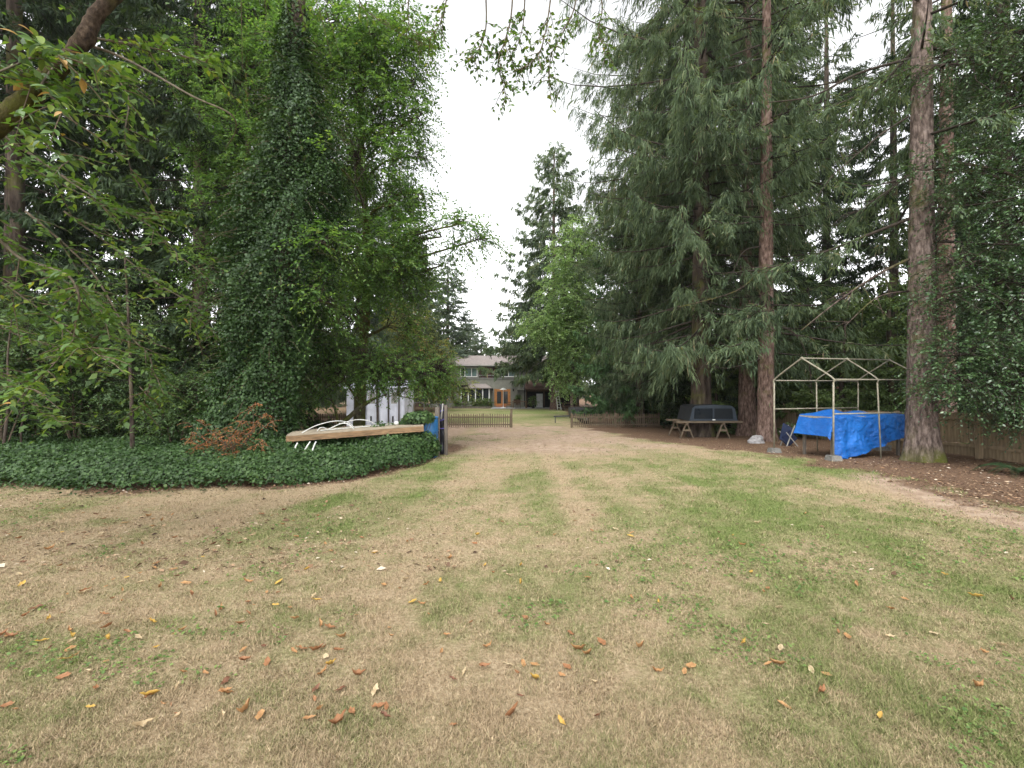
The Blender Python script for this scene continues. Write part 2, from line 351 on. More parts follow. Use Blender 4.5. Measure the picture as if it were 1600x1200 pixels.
def bare_f(x, y):
    nz = fbm(xyz(x, y), 0.9, 31) - 0.5
    c = sstep(9.5, 15, y) * (1 - sstep(23.5, 28, y)) * sstep(-3.2, -1, x + nz) * (1 - sstep(4.2, 6.5, x - nz))
    c = c * (0.45 + 1.5 * np.clip(nz + 0.22, 0, 1))
    side = sstep(13.5, 17, y) * (1 - sstep(-2.8, -1.6, x)) * (1 - sstep(25, 30, y))
    # straw coloured strip along the right edge of the lawn
    xb = np.interp(y, BY, BX)
    s = np.exp(-((x - xb + 0.35) / 0.65) ** 2) * (1 - sstep(8.5, 10, y)) * 0.95
    return np.clip(np.maximum(np.maximum(c, side), s), 0, 1)
def track_f(x, y):
    th = np.arctan2(x - 0.9, 26 - y)
    r = np.hypot(x - 0.9, 26 - y)
    v = fbm(np.stack([th * 22, r * 0.10, np.zeros_like(x)], -1), 1.0, 51, 3)
    return v
def green_f(x, y):
    p = xyz(x, y)
    g = 0.40 + 0.75 * (fbm(p, 0.5, 7) - 0.5) + 0.8 * (fbm(p, 2.1, 17) - 0.5) + 0.7 * (fbm(p, 6.0, 27) - 0.5)
    g = g + 0.26 * sstep(0.5, 5.0, x) * (1 - sstep(10, 15, y)) - 0.12 * sstep(-1.0, -4.5, x)
    g = g + (track_f(x, y) - 0.5) * 1.9 * sstep(3.0, 7.5, y) - 0.10 * sstep(9, 16, y)
    far = sstep(25, 31, y)
    g = g * (1 - far) + far * (0.62 + (fbm(p, 0.35, 9) - 0.5) * 0.9)
    return np.clip(g, 0, 1)

def lawn_mat(name, blades=False):
    m, nt, n, l, p = new_mat(name)
    def att(a):
        t = n.new('ShaderNodeAttribute'); t.attribute_name = a; return t.outputs['Fac']
    geo = n.new('ShaderNodeNewGeometry'); pos = geo.outputs['Position']
    fine = noise(n, l, 38, 5, 0.7, vec=pos); mid = noise(n, l, 5, 5, 0.6, vec=pos); tiny = noise(n, l, 160, 3, 0.6, vec=pos)
    def math_(op, a, b, clamp=False):
        x = n.new('ShaderNodeMath'); x.operation = op; x.use_clamp = clamp
        for i, q in enumerate((a, b)):
            if isinstance(q, (int, float)): x.inputs[i].default_value = q
            else: l.new(q, x.inputs[i])
        return x.outputs[0]
    def mixc(f, a, b):
        x = n.new('ShaderNodeMix'); x.data_type = 'RGBA'
        if isinstance(f, (int, float)): x.inputs[0].default_value = f
        else: l.new(f, x.inputs[0])
        for i, q in ((6, a), (7, b)):
            if isinstance(q, tuple): x.inputs[i].default_value = (*q, 1)
            else: l.new(q, x.inputs[i])
        return x.outputs[2]
    straw = ramp(n, [(0.25, (0.205, 0.15, 0.09)), (0.5, (0.375, 0.285, 0.178)), (0.75, (0.55, 0.44, 0.30))])
    l.new(fine.outputs[0], straw.inputs[0])
    green = ramp(n, [(0.25, (0.07, 0.095, 0.026)), (0.5, (0.145, 0.185, 0.055)), (0.75, (0.25, 0.29, 0.105))])
    l.new(fine.outputs[0], green.inputs[0])
    g = att('green')
    g2 = math_('ADD', g, math_('MULTIPLY', math_('SUBTRACT', mid.outputs[0], 0.5), 1.1))
    g2 = math_('ADD', g2, math_('MULTIPLY', math_('SUBTRACT', tiny.outputs[0], 0.5), 0.7))
    if blades: g2 = math_('ADD', g2, math_('MULTIPLY', math_('SUBTRACT', att('tint'), 0.5), 0.7))
    gf = n.new('ShaderNodeMapRange'); gf.inputs[1].default_value = 0.08; gf.inputs[2].default_value = 0.9; l.new(g2, gf.inputs[0])
    c = mixc(gf.outputs[0], straw.outputs[0], green.outputs[0])
    if not blades:
        dirt = ramp(n, [(0.3, (0.25, 0.17, 0.115)), (0.55, (0.40, 0.295, 0.215)), (0.8, (0.52, 0.42, 0.32))]); l.new(mid.outputs[0], dirt.inputs[0])
        bf = math_('ADD', att('bare'), math_('MULTIPLY', math_('SUBTRACT', fine.outputs[0], 0.5), 0.9)); bm = n.new('ShaderNodeMapRange'); bm.inputs[1].default_value = 0.3; bm.inputs[2].default_value = 0.8; l.new(bf, bm.inputs[0])
        c = mixc(bm.outputs[0], c, dirt.outputs[0])
        soil = ramp(n, [(0.28, (0.045, 0.028, 0.018)), (0.46, (0.13, 0.08, 0.05)), (0.6, (0.22, 0.14, 0.092)), (0.75, (0.34, 0.24, 0.17))])
        sm = math_('ADD', math_('MULTIPLY', fine.outputs[0], 0.6), math_('MULTIPLY', tiny.outputs[0], 0.4)); l.new(sm, soil.inputs[0])
        sf = math_('ADD', att('soil'), math_('MULTIPLY', math_('SUBTRACT', fine.outputs[0], 0.5), 1.0)); sr = n.new('ShaderNodeMapRange'); sr.inputs[1].default_value = 0.25; sr.inputs[2].default_value = 0.75; l.new(sf, sr.inputs[0])
        c = mixc(sr.outputs[0], c, soil.outputs[0])
        h = math_('ADD', fine.outputs[0], math_('MULTIPLY', tiny.outputs[0], 0.7)); bump(n, l, p, h, 0.9, 0.03)
    if blades:                                                     # every blade has its own lightness
        bl_ = n.new('ShaderNodeMapRange'); bl_.inputs[3].default_value = 0.68; bl_.inputs[4].default_value = 1.25; l.new(att('tone'), bl_.inputs[0])
        mm = n.new('ShaderNodeMix'); mm.data_type = 'RGBA'; mm.blend_type = 'MULTIPLY'; mm.inputs[0].default_value = 1; l.new(c, mm.inputs[6]); l.new(bl_.outputs[0], mm.inputs[7]); c = mm.outputs[2]
    l.new(c, p.inputs['Base Color']); p.inputs['Roughness'].default_value = 0.9; setspec(p, 0.12 if not blades else 0.2)
    if blades:
        tr = n.new('ShaderNodeBsdfTranslucent'); l.new(c, tr.inputs[0]); ms = n.new('ShaderNodeMixShader'); ms.inputs[0].default_value = 0.25
        l.new(p.outputs[0], ms.inputs[1]); l.new(tr.outputs[0], ms.inputs[2]); l.new(ms.outputs[0], n['Material Output'].inputs[0])
    return m
M['lawn'] = lawn_mat('lawn'); M['blades'] = lawn_mat('blades', True)

gx = np.unique(np.concatenate([np.arange(-18, 18.01, 0.3), np.linspace(18, 60, 30), np.linspace(-60, -18, 30), np.linspace(60, 420, 14), np.linspace(-420, -60, 14)]))
gy = np.unique(np.concatenate([np.arange(-2, 30.01, 0.27), np.linspace(30, 70, 60), np.linspace(70, 420, 24), np.linspace(-60, -2, 20)]))
XX, YY = np.meshgrid(gx, gy); X_, Y_ = XX.ravel(), YY.ravel()
Z_ = G(X_, Y_) + ((fbm(xyz(X_, Y_), 0.6, 61) - 0.5) * 0.05 + (vnoise(xyz(X_, Y_), 2.3, 64) - 0.5) * 0.022) * (np.hypot(X_, Y_) < 60)
nx, ny = len(gx), len(gy)
ii, jj = np.meshgrid(np.arange(nx - 1), np.arange(ny - 1)); a = (jj * nx + ii).ravel()
gme = raw_mesh('ground', np.stack([X_, Y_, Z_], -1), np.stack([a, a + 1, a + nx + 1, a + nx], -1), True,
               {'soil': soil_f(X_, Y_), 'bare': bare_f(X_, Y_), 'green': green_f(X_, Y_)})
ground = kind(mobj('ground', gme, M['lawn']), 'structure')
def gnd(x, y):
    """height of the ground sheet itself"""
    x = np.asarray(x, float); y = np.asarray(y, float)
    return G(x, y) + (fbm(xyz(x, y), 0.6, 61) - 0.5) * 0.05 + (vnoise(xyz(x, y), 2.3, 64) - 0.5) * 0.022
def g1(x, y): return float(gnd(np.array([x]), np.array([y]))[0])

# grass blades: dense near the photographer, thinning with distance
def make_grass():
    r = rs(101); n = 540000
    # density follows the picture's scale: rows near the camera hold more blades per square metre
    v = r.uniform(0.066, 1.0, n); d = 1.75 / v          # row below the horizon -> distance
    x = r.uniform(-1, 1, n) * (1.17 * d + 0.7)
    keep = (r.uniform(0, 1, n) > sstep(17, 26, d)) & (r.uniform(0, 1, n) > soil_f(x, d) * 1.15 - 0.02) & (r.uniform(0, 1, n) > bare_f(x, d) * 0.75)
    x, d = x[keep], d[keep]; n = len(x)
    g = green_f(x, d)
    h = r.uniform(0.012, 0.027, n) * (1 + 0.35 * (g > 0.55)) * np.clip(0.75 + d * 0.05, 0.8, 1.3)
    tuft = fbm(xyz(x, d), 7.0, 111, 2); h = h * (0.45 + 1.25 * tuft)
    wd = r.uniform(0.0018, 0.0034, n) * np.clip(d / 3.2, 0.9, 4.5)
    a = r.uniform(0, 2 * math.pi, n); lean = r.uniform(0.1, 1.6, n) * h
    base = np.stack([x, d, gnd(x, d) - 0.002], -1)
    side = np.stack([np.cos(a), np.sin(a), np.zeros(n)], -1) * wd[:, None]
    b = a + r.normal(math.pi / 2, 0.6, n)
    tip = base + np.stack([np.cos(b) * lean, np.sin(b) * lean, h], -1)
    V = np.stack([base - side, base + side, tip], 1).reshape(-1, 3)
    F = np.arange(3 * n).reshape(-1, 3)
    me = raw_mesh('grass_blades', V, F, False, {'green': np.repeat(g, 3), 'tint': np.repeat(r.uniform(0, 1, n), 3), 'tone': np.repeat(r.uniform(0, 1, n), 3)})
    o = mobj('lawn_grass', me, M['blades']); kind(o, 'stuff')
    tag(o, 'short dry straw and green grass blades covering the mown lawn', 'grass')
make_grass()

# ------------------------------------------------------------------ leaf and twig elements (numpy)
def kites(P, D, N, L, Wd, fold=0.18, tint=None, r=None, mid=0.45):
    D = nrm(D); S = nrm(np.cross(D, N)); N = np.cross(S, D)
    L = np.asarray(L)[:, None]; Wd = np.asarray(Wd)[:, None]
    m = P + D * L * mid
    V = np.stack([P, m + S * Wd * 0.5 + N * Wd * fold, P + D * L, m - S * Wd * 0.5 + N * Wd * fold], 1)
    n = len(P)
    if tint is None: tint = r.uniform(0, 1, n)
    return V, np.repeat(tint, 4)
def kite_mesh(name, parts):
    V = np.concatenate([p[0] for p in parts]).reshape(-1, 3); T = np.concatenate([p[1] for p in parts])
    return raw_mesh(name, V, np.arange(len(V)).reshape(-1, 4), False, {'tint': T})

# small clover and weed leaves scattered through the lawn
def make_weeds():
    r = rs(77); n = 26000
    v = r.uniform(0.2, 1.0, n); d = 1.75 / v; x = r.uniform(-1.22, 1.22, n) * d
    k = (fbm(xyz(x, d), 1.7, 88) > 0.60) & (soil_f(x, d) < 0.3) & (green_f(x, d) > 0.22)
    x, d = x[k], d[k]; n = len(x)
    P = np.stack([x, d, gnd(x, d) + r.uniform(0.006, 0.022, n)], -1)
    a = r.uniform(0, 6.283, n); D = np.stack([np.cos(a), np.sin(a), r.uniform(-0.1, 0.5, n)], -1)
    N = nrm(np.stack([r.normal(0, 0.3, n), r.normal(0, 0.3, n), np.ones(n)], -1))
    L = r.uniform(0.014, 0.034, n) * np.clip(d / 3, 0.9, 1.6)
    me = kite_mesh('weed_leaves', [kites(P, D, N, L, L * 0.6, r=r)])
    o = mobj('clover_weeds', me, M['leaf_garden']); kind(o, 'stuff'); tag(o, 'patches of small green clover and weeds in the dry lawn', 'weeds')
make_weeds()

# fallen leaves on the lawn: curled single leaves
def curled_leaf(name, mat, L, Wd, curl, bend, seed):
    r = random.Random(seed); V = []; F = []
    nu = 6
    for i in range(nu + 1):
        t = i / nu; half = Wd * 0.5 * (math.sin(math.pi * min(1, t * 0.93 + 0.07)) ** 0.8) * (1 - 0.25 * t) * r.uniform(0.88, 1.1)
        if i in (0, nu): half = 0.0015
        cx = (t - 0.5) * L; cz = bend * L * (4 * (t - 0.5) ** 2) + r.uniform(-1, 1) * 0.05 * L
        for s in (-1, 0, 1):
            hs_ = half * r.uniform(0.7, 1.2); cl = curl * (1 + 0.5 * s * r.random()); V.append((cx + r.uniform(-.04, .04) * L * abs(s), s * hs_ * math.cos(cl * abs(s)), cz + abs(s) * hs_ * math.sin(cl) + 0.003))
    for i in range(nu):
        for s in (0, 1):
            b = i * 3 + s; F.append((b, b + 3, b + 4, b + 1))
    V += [(-0.5 * L, -0.001, bend * L + 0.003), (-0.72 * L, 0.0, 0.35 * bend * L + 0.004), (-0.5 * L, 0.001, bend * L + 0.003)]
    F.append((len(V) - 3, len(V) - 2, len(V) - 1))
    me = bpy.data.meshes.new(name); me.from_pydata(V, [], F); me.polygons.foreach_set('use_smooth', [True] * len(F)); me.materials.append(mat)
    return me
FL_LABEL = ['rust brown curled dry leaf fallen on the lawn', 'orange curled dry leaf fallen on the lawn', 'bright yellow fresh fallen leaf lying on the lawn',
            'pale cream dry leaf fallen on the lawn', 'dark brown shrivelled leaf fallen on the lawn']
fl_mesh = [[curled_leaf('fallen_leaf', FALL[c], 0.075 + 0.012 * k, 0.038 + 0.007 * k, [0.9, 0.35, 1.15][k], [0.18, 0.06, 0.26][k], 10 * c + k) for k in range(3)] for c in range(5)]
def put_leaf(x, y, c, k, s, rz, tilt):
    o = bpy.data.objects.new('fallen_leaf', fl_mesh[c][k]); COL.objects.link(o)
    o.location = (x, y, g1(x, y) + 0.012); o.rotation_euler = (tilt, random.uniform(-0.25, 0.25), rz); s *= 0.86; o.scale = (s, s * random.uniform(.8, 1.35), s * random.uniform(.8, 1.5))
    tag(o, FL_LABEL[c], 'fallen leaf', 'fallen leaves on the lawn')
# the ones that can be picked out in the photograph (column, row, colour)
NAMED = [(835, 1060, 2), (587, 1083, 3), (590, 1108, 0), (603, 1108, 0), (497, 1115, 1), (800, 1117, 0), (1225, 1104, 1), (232, 1093, 2), (352, 1086, 1), (112, 998, 2), (110, 1017, 1),
         (150, 1082, 0), (100, 1063, 0), (322, 1057, 1), (380, 1023, 1), (1215, 1041, 1), (1292, 1058, 1), (1160, 1006, 2), (1565, 1011, 3), (1324, 997, 1), (1390, 994, 3), (1217, 951, 3), (1174, 897, 2),
         (1414, 937, 1), (1477, 900, 2), (1525, 933, 2), (1340, 916, 1), (636, 901, 3), (688, 909, 2), (797, 899, 3), (815, 912, 2), (758, 882, 2), (813, 883, 2), (435, 914, 2), (388, 944, 0),
         (300, 932, 0), (190, 925, 1), (248, 920, 1), (30, 898, 3), (35, 914, 2), (836, 1037, 1), (758, 1041, 0), (893, 994, 0), (917, 1024, 1), (1000, 1015, 1), (1028, 1050, 1), (987, 938, 1), (940, 1007, 0),
         (1080, 1041, 1), (1220, 1015, 3), (1200, 1041, 1), (1537, 1020, 1), (1145, 837, 2), (985, 840, 2), (867, 838, 1), (745, 837, 2), (600, 917, 1), (660, 947, 1), (645, 943, 2), (75, 968, 2), (12, 995, 1), (172, 1003, 2), (150, 977, 3),
         (460, 1023, 1), (417, 1040, 0), (505, 1055, 1), (470, 1018, 0), (500, 982, 1), (515, 985, 0), (535, 1000, 1)]
for (px, py, c) in NAMED:
    p = ground_px(px, py); put_leaf(p.x, p.y, c, random.randrange(3), random.uniform(0.85, 1.2), random.uniform(0, 6.28), random.uniform(-0.3, 0.3))
cnt = len(NAMED); rr = random.Random(9)
while cnt < 300:
    py = 606 + 1 / rr.uniform(1 / 185, 1 / 530) if rr.random() < 0.55 else rr.uniform(800, 1130)
    px = rr.uniform(0, 1600)
    if rr.random() > (1.0 if px < 560 else 0.5 if px < 1000 else 0.14): continue
    p = ground_px(px, py)
    if float(soil_f(np.array([p.x]), np.array([p.y]))[0]) > 0.75: continue
    c = rr.choices(range(5), [0.28, 0.34, 0.12, 0.16, 0.10])[0]
    put_leaf(p.x, p.y, c, rr.randrange(3), rr.choice([0.45, 0.6, 0.8, 1.0, 1.15]), rr.uniform(0, 6.28), rr.uniform(-0.4, 0.4)); cnt += 1

# litter: chips, needles and twigs on the brown earth, tiny leaves at the lawn's edge
def make_litter():
    r = rs(202); n = 140000
    d = 1.75 / r.uniform(0.07, 0.42, n); x = r.uniform(-1.25, 1.3, n) * d
    s = soil_f(x, d)
    pr = np.where(s > 0.35, 0.8, np.where(x < -0.5, 0.06, 0.012)) * (0.35 + 1.3 * fbm(xyz(x, d), 0.9, 5))
    k = r.uniform(0, 1, n) < pr; x, d, s = x[k], d[k], s[k]; n = len(x)
    P = np.stack([x, d, gnd(x, d) + r.uniform(0.004, 0.02, n)], -1)
    a = r.uniform(0, 6.283, n); D = np.stack([np.cos(a), np.sin(a), r.uniform(-0.12, 0.3, n)], -1)
    N = nrm(np.stack([r.normal(0, 0.45, n), r.normal(0, 0.45, n), np.ones(n)], -1))
    L = r.uniform(0.015, 0.06, n) * np.where(r.uniform(0, 1, n) < 0.05, 1.8, 1.0); me = kite_mesh('litter', [kites(P, D, N, L, L * r.uniform(0.15, 0.6, n), r=r)])
    o = mobj('leaf_litter', me, M['litter']); kind(o, 'stuff'); tag(o, 'brown and pale leaf litter strewn over the bare earth', 'leaf litter')
M['litter'] = leaf_mat('litter', [(0, (0.04, 0.025, 0.018)), (0.4, (0.14, 0.085, 0.055)), (0.75, (0.28, 0.17, 0.10)), (0.9, (0.42, 0.30, 0.19)), (1, (0.6, 0.52, 0.42))], 0.85, 0.15, 0.15, (1, 1, 1))
make_litter()
# ------------------------------------------------------------------ tree generators
def prisms(A, B, ra, rb):
    """three-sided tapered sticks from A to B"""
    n = len(A); D = nrm(B - A); up = np.where(np.abs(D[:, 2:3]) > 0.9, np.array([[1., 0, 0]]), np.array([[0, 0, 1.]]))
    S = nrm(np.cross(D, up)); U = np.cross(S, D); V = []
    for base, rad in ((A, ra), (B, rb)):
        rad = np.broadcast_to(np.asarray(rad, float), (n,))[:, None]
        for k in range(3):
            t = 2 * math.pi * k / 3; V.append(base + (S * math.cos(t) + U * math.sin(t)) * rad)
    V = np.stack(V, 1); idx = np.arange(n)[:, None] * 6
    F = np.concatenate([idx + np.array([[0, 1, 4, 3]]), idx + np.array([[1, 2, 5, 4]]), idx + np.array([[2, 0, 3, 5]])])
    return V.reshape(-1, 3), F
def stick_mesh(name, segs):
    VV = []; FF = []; b = 0
    for V, F in segs: VV.append(V); FF.append(F + b); b += len(V)
    return raw_mesh(name, np.concatenate(VV), np.concatenate(FF), True)

def trunk_mesh(name, path, r0, r1, flare=0.5, sides=40, rings=140, furrow=0.06, seed=0, knots=10):
    """a trunk with a flared foot and furrowed bark; path in local coordinates"""
    P = np.array([tuple(p) for p in smooth_path(path, 8)]); H = P[-1, 2] - P[0, 2]
    t = np.linspace(0, 1, rings) ** 1.35
    arc = np.linspace(0, 1, len(P)); C = np.stack([np.interp(t, arc, P[:, i]) for i in range(3)], -1)
    a = np.arange(sides) / sides * 2 * math.pi
    T, A = np.meshgrid(t, a, indexing='ij')
    z = C[:, 2][:, None] - P[0, 2] + 0 * A
    rad = (r0 + (r1 - r0) * T) * (1 + flare * np.exp(-z / (1.1 * r0 + 0.12)) * (1 + 0.35 * np.sin(A * 5 + seed) + 0.2 * np.sin(A * 3 + 2 * seed)))
    q = np.stack([np.cos(A) * 2.2, np.sin(A) * 2.2, z * 0.55], -1)
    rad = rad * (1 + 0.10 * (fbm(q, 1.0, seed, 2) - 0.5))
    q2 = np.stack([np.cos(A) * 5.5, np.sin(A) * 5.5, z * 1.9 / max(r0, 0.1) * 0.3], -1)
    f = np.abs(fbm(q2, 1.3, seed + 5, 3) - 0.5) * 2
    rad = rad * (1 + furrow * (f - 0.35) * 2)
    rr_ = rs(seed)
    for _ in range(knots):
        ka, kz = rr_.uniform(0, 6.28), rr_.uniform(0.5, min(H, 12))
        da = (A - ka + math.pi) % (2 * math.pi) - math.pi
        rad = rad + 0.16 * r0 * np.exp(-((da * r0 / 0.10) ** 2) - ((z - kz) / 0.11) ** 2)
    V = np.stack([C[:, 0][:, None] + rad * np.cos(A), C[:, 1][:, None] + rad * np.sin(A), C[:, 2][:, None] + 0 * A], -1).reshape(-1, 3)
    i, k = np.meshgrid(np.arange(rings - 1), np.arange(sides), indexing='ij'); k2 = (k + 1) % sides
    F = np.stack([i * sides + k, i * sides + k2, (i + 1) * sides + k2, (i + 1) * sides + k], -1).reshape(-1, 4)
    return raw_mesh(name, V, F, True)

def conifer_crown(seed, H, z0, R, nbr, nsub, nel, el=(0.14, 0.30), ew=0.035, droop=0.25, hang=0.8, rise=0.0, sub_len=0.32, profile=1.0, tipup=0.25, top_r=0.0, az=None, curtain=0.5, rb=0.035, gap=0.0, zmax=None, upper=0.0):
    """branch plates: each branch carries side shoots whose twigs hang; returns crown mesh and branch-wood mesh (tree base at origin)"""
    r = rs(seed)
    zb = z0 + ((zmax or H) - z0) * (np.sort(r.uniform(0, 1, nbr)) ** 1.08)
    f = (zb - z0) / (H - z0)
    Lb = (R * (1 - f) ** profile + top_r) * r.uniform(0.62, 1.12, nbr) * (1 + upper * sstep(9, 15, zb)) + 0.15
    ang = np.arange(nbr) * 2.39996 + r.normal(0, 0.5, nbr) if az is None else az[0] + r.uniform(-az[1], az[1], nbr)
    out = np.stack([np.cos(ang), np.sin(ang), 0 * ang], -1); lat = np.stack([-np.sin(ang), np.cos(ang), 0 * ang], -1)
    a_ = (rise - droop * (1 - f) * r.uniform(0.6, 1.5, nbr)) + 0.45 * f ** 3
    def curve(b, t):
        return np.stack([0 * t, 0 * t, zb[b]], -1) + out[b] * (Lb[b] * t)[:, None] + np.array([[0, 0, 1.]]) * (Lb[b] * (a_[b] * t - droop * 0.7 * t ** 2 + tipup * t ** 3.5))[:, None]
    # side shoots
    wb = r.choice(nbr, nbr * nsub, p=Lb / Lb.sum()); m = len(wb)
    tj = r.uniform(0.12, 1.0, m) ** 0.8; sg = r.choice([-1.0, 1.0], m)
    if gap > 0:
        base_t = curve(wb, tj); keep = fbm(base_t, 0.55, seed + 40, 2) > gap
        wb, tj, sg = wb[keep], tj[keep], sg[keep]; m = len(wb)
    lj = sub_len * Lb[wb] * (1.08 - tj) * r.uniform(0.5, 1.2, m) + 0.12
    fan = r.uniform(0.35, 1.1, m)
    sd = nrm(lat[wb] * (sg * np.sin(fan))[:, None] + out[wb] * np.cos(fan)[:, None])
    so = curve(wb, tj)
    hj = curtain * r.uniform(0.3, 1.3, m)
    # twigs along each shoot
    ei = np.sort(r.choice(m, m * nel, p=(lj + 0.08) / (lj + 0.08).sum())); s = r.uniform(0, 1, len(ei))
    P = so[ei] + sd[ei] * (lj[ei] * s)[:, None]; P[:, 2] -= hj[ei] * lj[ei] * s ** 1.6
    P += r.normal(0, 0.035, P.shape)
    D = sd[ei] * r.uniform(0.2, 1.0, len(ei))[:, None] + r.normal(0, 0.42, P.shape); D[:, 2] -= hang * r.uniform(0.3, 1.6, len(ei))
    N = nrm(r.normal(0, 0.6, P.shape) + np.array([[0, 0, 0.8]]))
    L = r.uniform(el[0], el[1], len(ei)); tint = np.clip(0.42 + 0.30 * (r.uniform(0, 1, m)[ei] - 0.5) * 2 + r.normal(0, 0.14, len(ei)), 0, 1)
    parts = [kites(P, D, N, L, L * 0 + ew * 1.0 * r.uniform(0.6, 1.3, len(ei)), tint=tint)]
    crown = kite_mesh('crown', parts)
    segs = []
    for k in range(5):
        t0 = np.full(nbr, k / 5); t1 = np.full(nbr, (k + 1) / 5); b = np.arange(nbr)
        rad = rb * (0.35 + Lb / max(R, 0.1)) * 0.8
        segs.append(prisms(curve(b, t0), curve(b, t1), rad * (1 - 0.85 * k / 5), rad * (1 - 0.85 * (k + 1) / 5)))
    E = so + sd * (lj * 0.85)[:, None]; E[:, 2] -= hj * lj * 0.7
    Mi = so + sd * (lj * 0.45)[:, None]; Mi[:, 2] -= hj * lj * 0.25
    segs.append(prisms(so[::3], Mi[::3], 0.009, 0.006)); segs.append(prisms(Mi[::3], E[::3], 0.006, 0.003))
    return crown, stick_mesh('branches', segs)

def sprays(r, O, D, L, m, ll, lw, droop=0.3, spread=0.9, up=0.9, tint0=None):
    """leafy shoots: m leaves alternate along each shoot"""
    K = len(O); D = nrm(D); ei = np.repeat(np.arange(K), m); t = (np.tile(np.arange(m), K) + r.uniform(0, 1, K * m)) / m
    S = nrm(np.cross(D, np.array([[0, 0, 1.]]) + r.normal(0, 0.25, D.shape)))
    P = O[ei] + D[ei] * (L[ei] * t)[:, None]; P[:, 2] -= droop * L[ei] * t ** 2
    sg = np.where(np.tile(np.arange(m), K) % 2 == 0, 1.0, -1.0)
    LD = D[ei] * 0.55 + S[ei] * (sg * spread)[:, None] + r.normal(0, 0.32, P.shape); LD[:, 2] -= 0.25 + droop * 0.8 * t
    N = nrm(np.array([[0, 0, up]]) + r.normal(0, 0.42, P.shape))
    n = len(P); sz = r.uniform(0.65, 1.2, n)
    base = r.uniform(0, 1, K) if tint0 is None else tint0
    tint = np.clip(base[ei] * 0.55 + 0.45 * r.uniform(0, 1, n), 0, 1)
    lv = kites(P, LD, N, ll * sz, lw * sz * r.uniform(0.85, 1.15, n), tint=tint)
    mid = O + D * (L * 0.5)[:, None]; mid[:, 2] -= droop * L * 0.25
    end = O + D * L[:, None]; end[:, 2] -= droop * L
    q = slice(None, None, 2 if K > 400 else 1)
    return lv, [prisms(O[q], mid[q], 0.006, 0.0045), prisms(mid[q], end[q], 0.0045, 0.002)]

def blob_points(r, blobs, n, shell=0.5, gap=0.0, gs=0.8, seed=0):
    """points and outward directions in a union of ellipsoids, thinned by noise so that gaps open"""
    vol = np.array([b[3] * b[4] * b[5] for b in blobs]) ** 0.75; c = r.choice(len(blobs), n, p=vol / vol.sum())
    B = np.array(blobs)[c]; u = nrm(r.normal(0, 1, (n, 3))); rad = r.uniform(0, 1, n) ** shell
    rad *= 0.82 + 0.36 * fbm(u * 2.0 + B[:, :3], 1.0, seed + 3, 2)
    P = B[:, :3] + u * rad[:, None] * B[:, 3:6]
    k = fbm(P, gs, seed + 9, 2) > gap
    return P[k], u[k], B[k]

def broadleaf(name, label, base, path, r0, r1, blobs, nspray, m, ll, lw, leaf, bark, seed, gap=0.36, L=(0.35, 0.8), droop=0.3, group=None, cat='tree', limbs=True, shell=0.45, gs=0.8, up=0.9, extra=None):
    r = rs(seed); base = Vector(base)
    t = thing(name, label, cat, base, group)
    loc = [(Vector(p) - base) for p in path]
    bl = [(b[0] - base.x, b[1] - base.y, b[2] - base.z, b[3], b[4], b[5]) for b in blobs]
    tm = trunk_mesh('trunk', loc, r0, r1, 0.35, 16, 40, 0.08, seed, 3)
    tk = mobj('trunk', tm, M[bark], t)
    P, u, B = blob_points(r, bl, nspray, shell, gap, gs, seed)
    D = u * np.array([[1, 1, 0.6]]) + r.normal(0, 0.45, P.shape); D[:, 2] -= 0.12
    Ls = r.uniform(L[0], L[1], len(P))
    lv, tw = sprays(r, P, D, Ls, m, ll, lw, droop, up=up)
    parts = [lv]
    mobj('crown', kite_mesh('crown', parts), M[leaf], t)
    mb = MB()
    trunk_pts = [Vector(p) for p in smooth_path(loc, 6)]
    ends = []
    if limbs:
        for b in bl:
            c = Vector(b[:3]); tr = random.Random(seed + int(100 * b[0]))
            a = min(trunk_pts, key=lambda q: (q - c).length + 1.2 * max(0, q.z - c.z + 0.25))
            mid = a.lerp(c, 0.5) + Vector((tr.uniform(-.25, .25), tr.uniform(-.25, .25), tr.uniform(0.05, .4)))
            pts = smooth_path([a, mid, c], 4); rr0 = r0 * 0.36 * (0.6 + 0.4 * min(1, max(b[3:6]) / 2))
            lb = MB(); lb.tube([q + base for q in pts], taper(rr0, rr0 * 0.35, len(pts)), 6); lb.build('limb', M[bark], t); ends += pts[2:]
    if ends:
        E = np.array([tuple(e) for e in ends]); sub = r.choice(len(P), min(len(P), 900), replace=False)
        dd = ((P[sub][:, None, :] - E[None]) ** 2).sum(-1); A = E[dd.argmin(1)]; Bp = P[sub]
        md = (A + Bp) / 2 + r.normal(0, 0.08, A.shape); md[:, 2] += 0.05
        tw = tw + [prisms(A, md, 0.016, 0.011), prisms(md, Bp, 0.011, 0.006)]
    kind(mobj('twigs', stick_mesh('twigs', tw), M['twig_dark'], t), 'stuff')
    return t

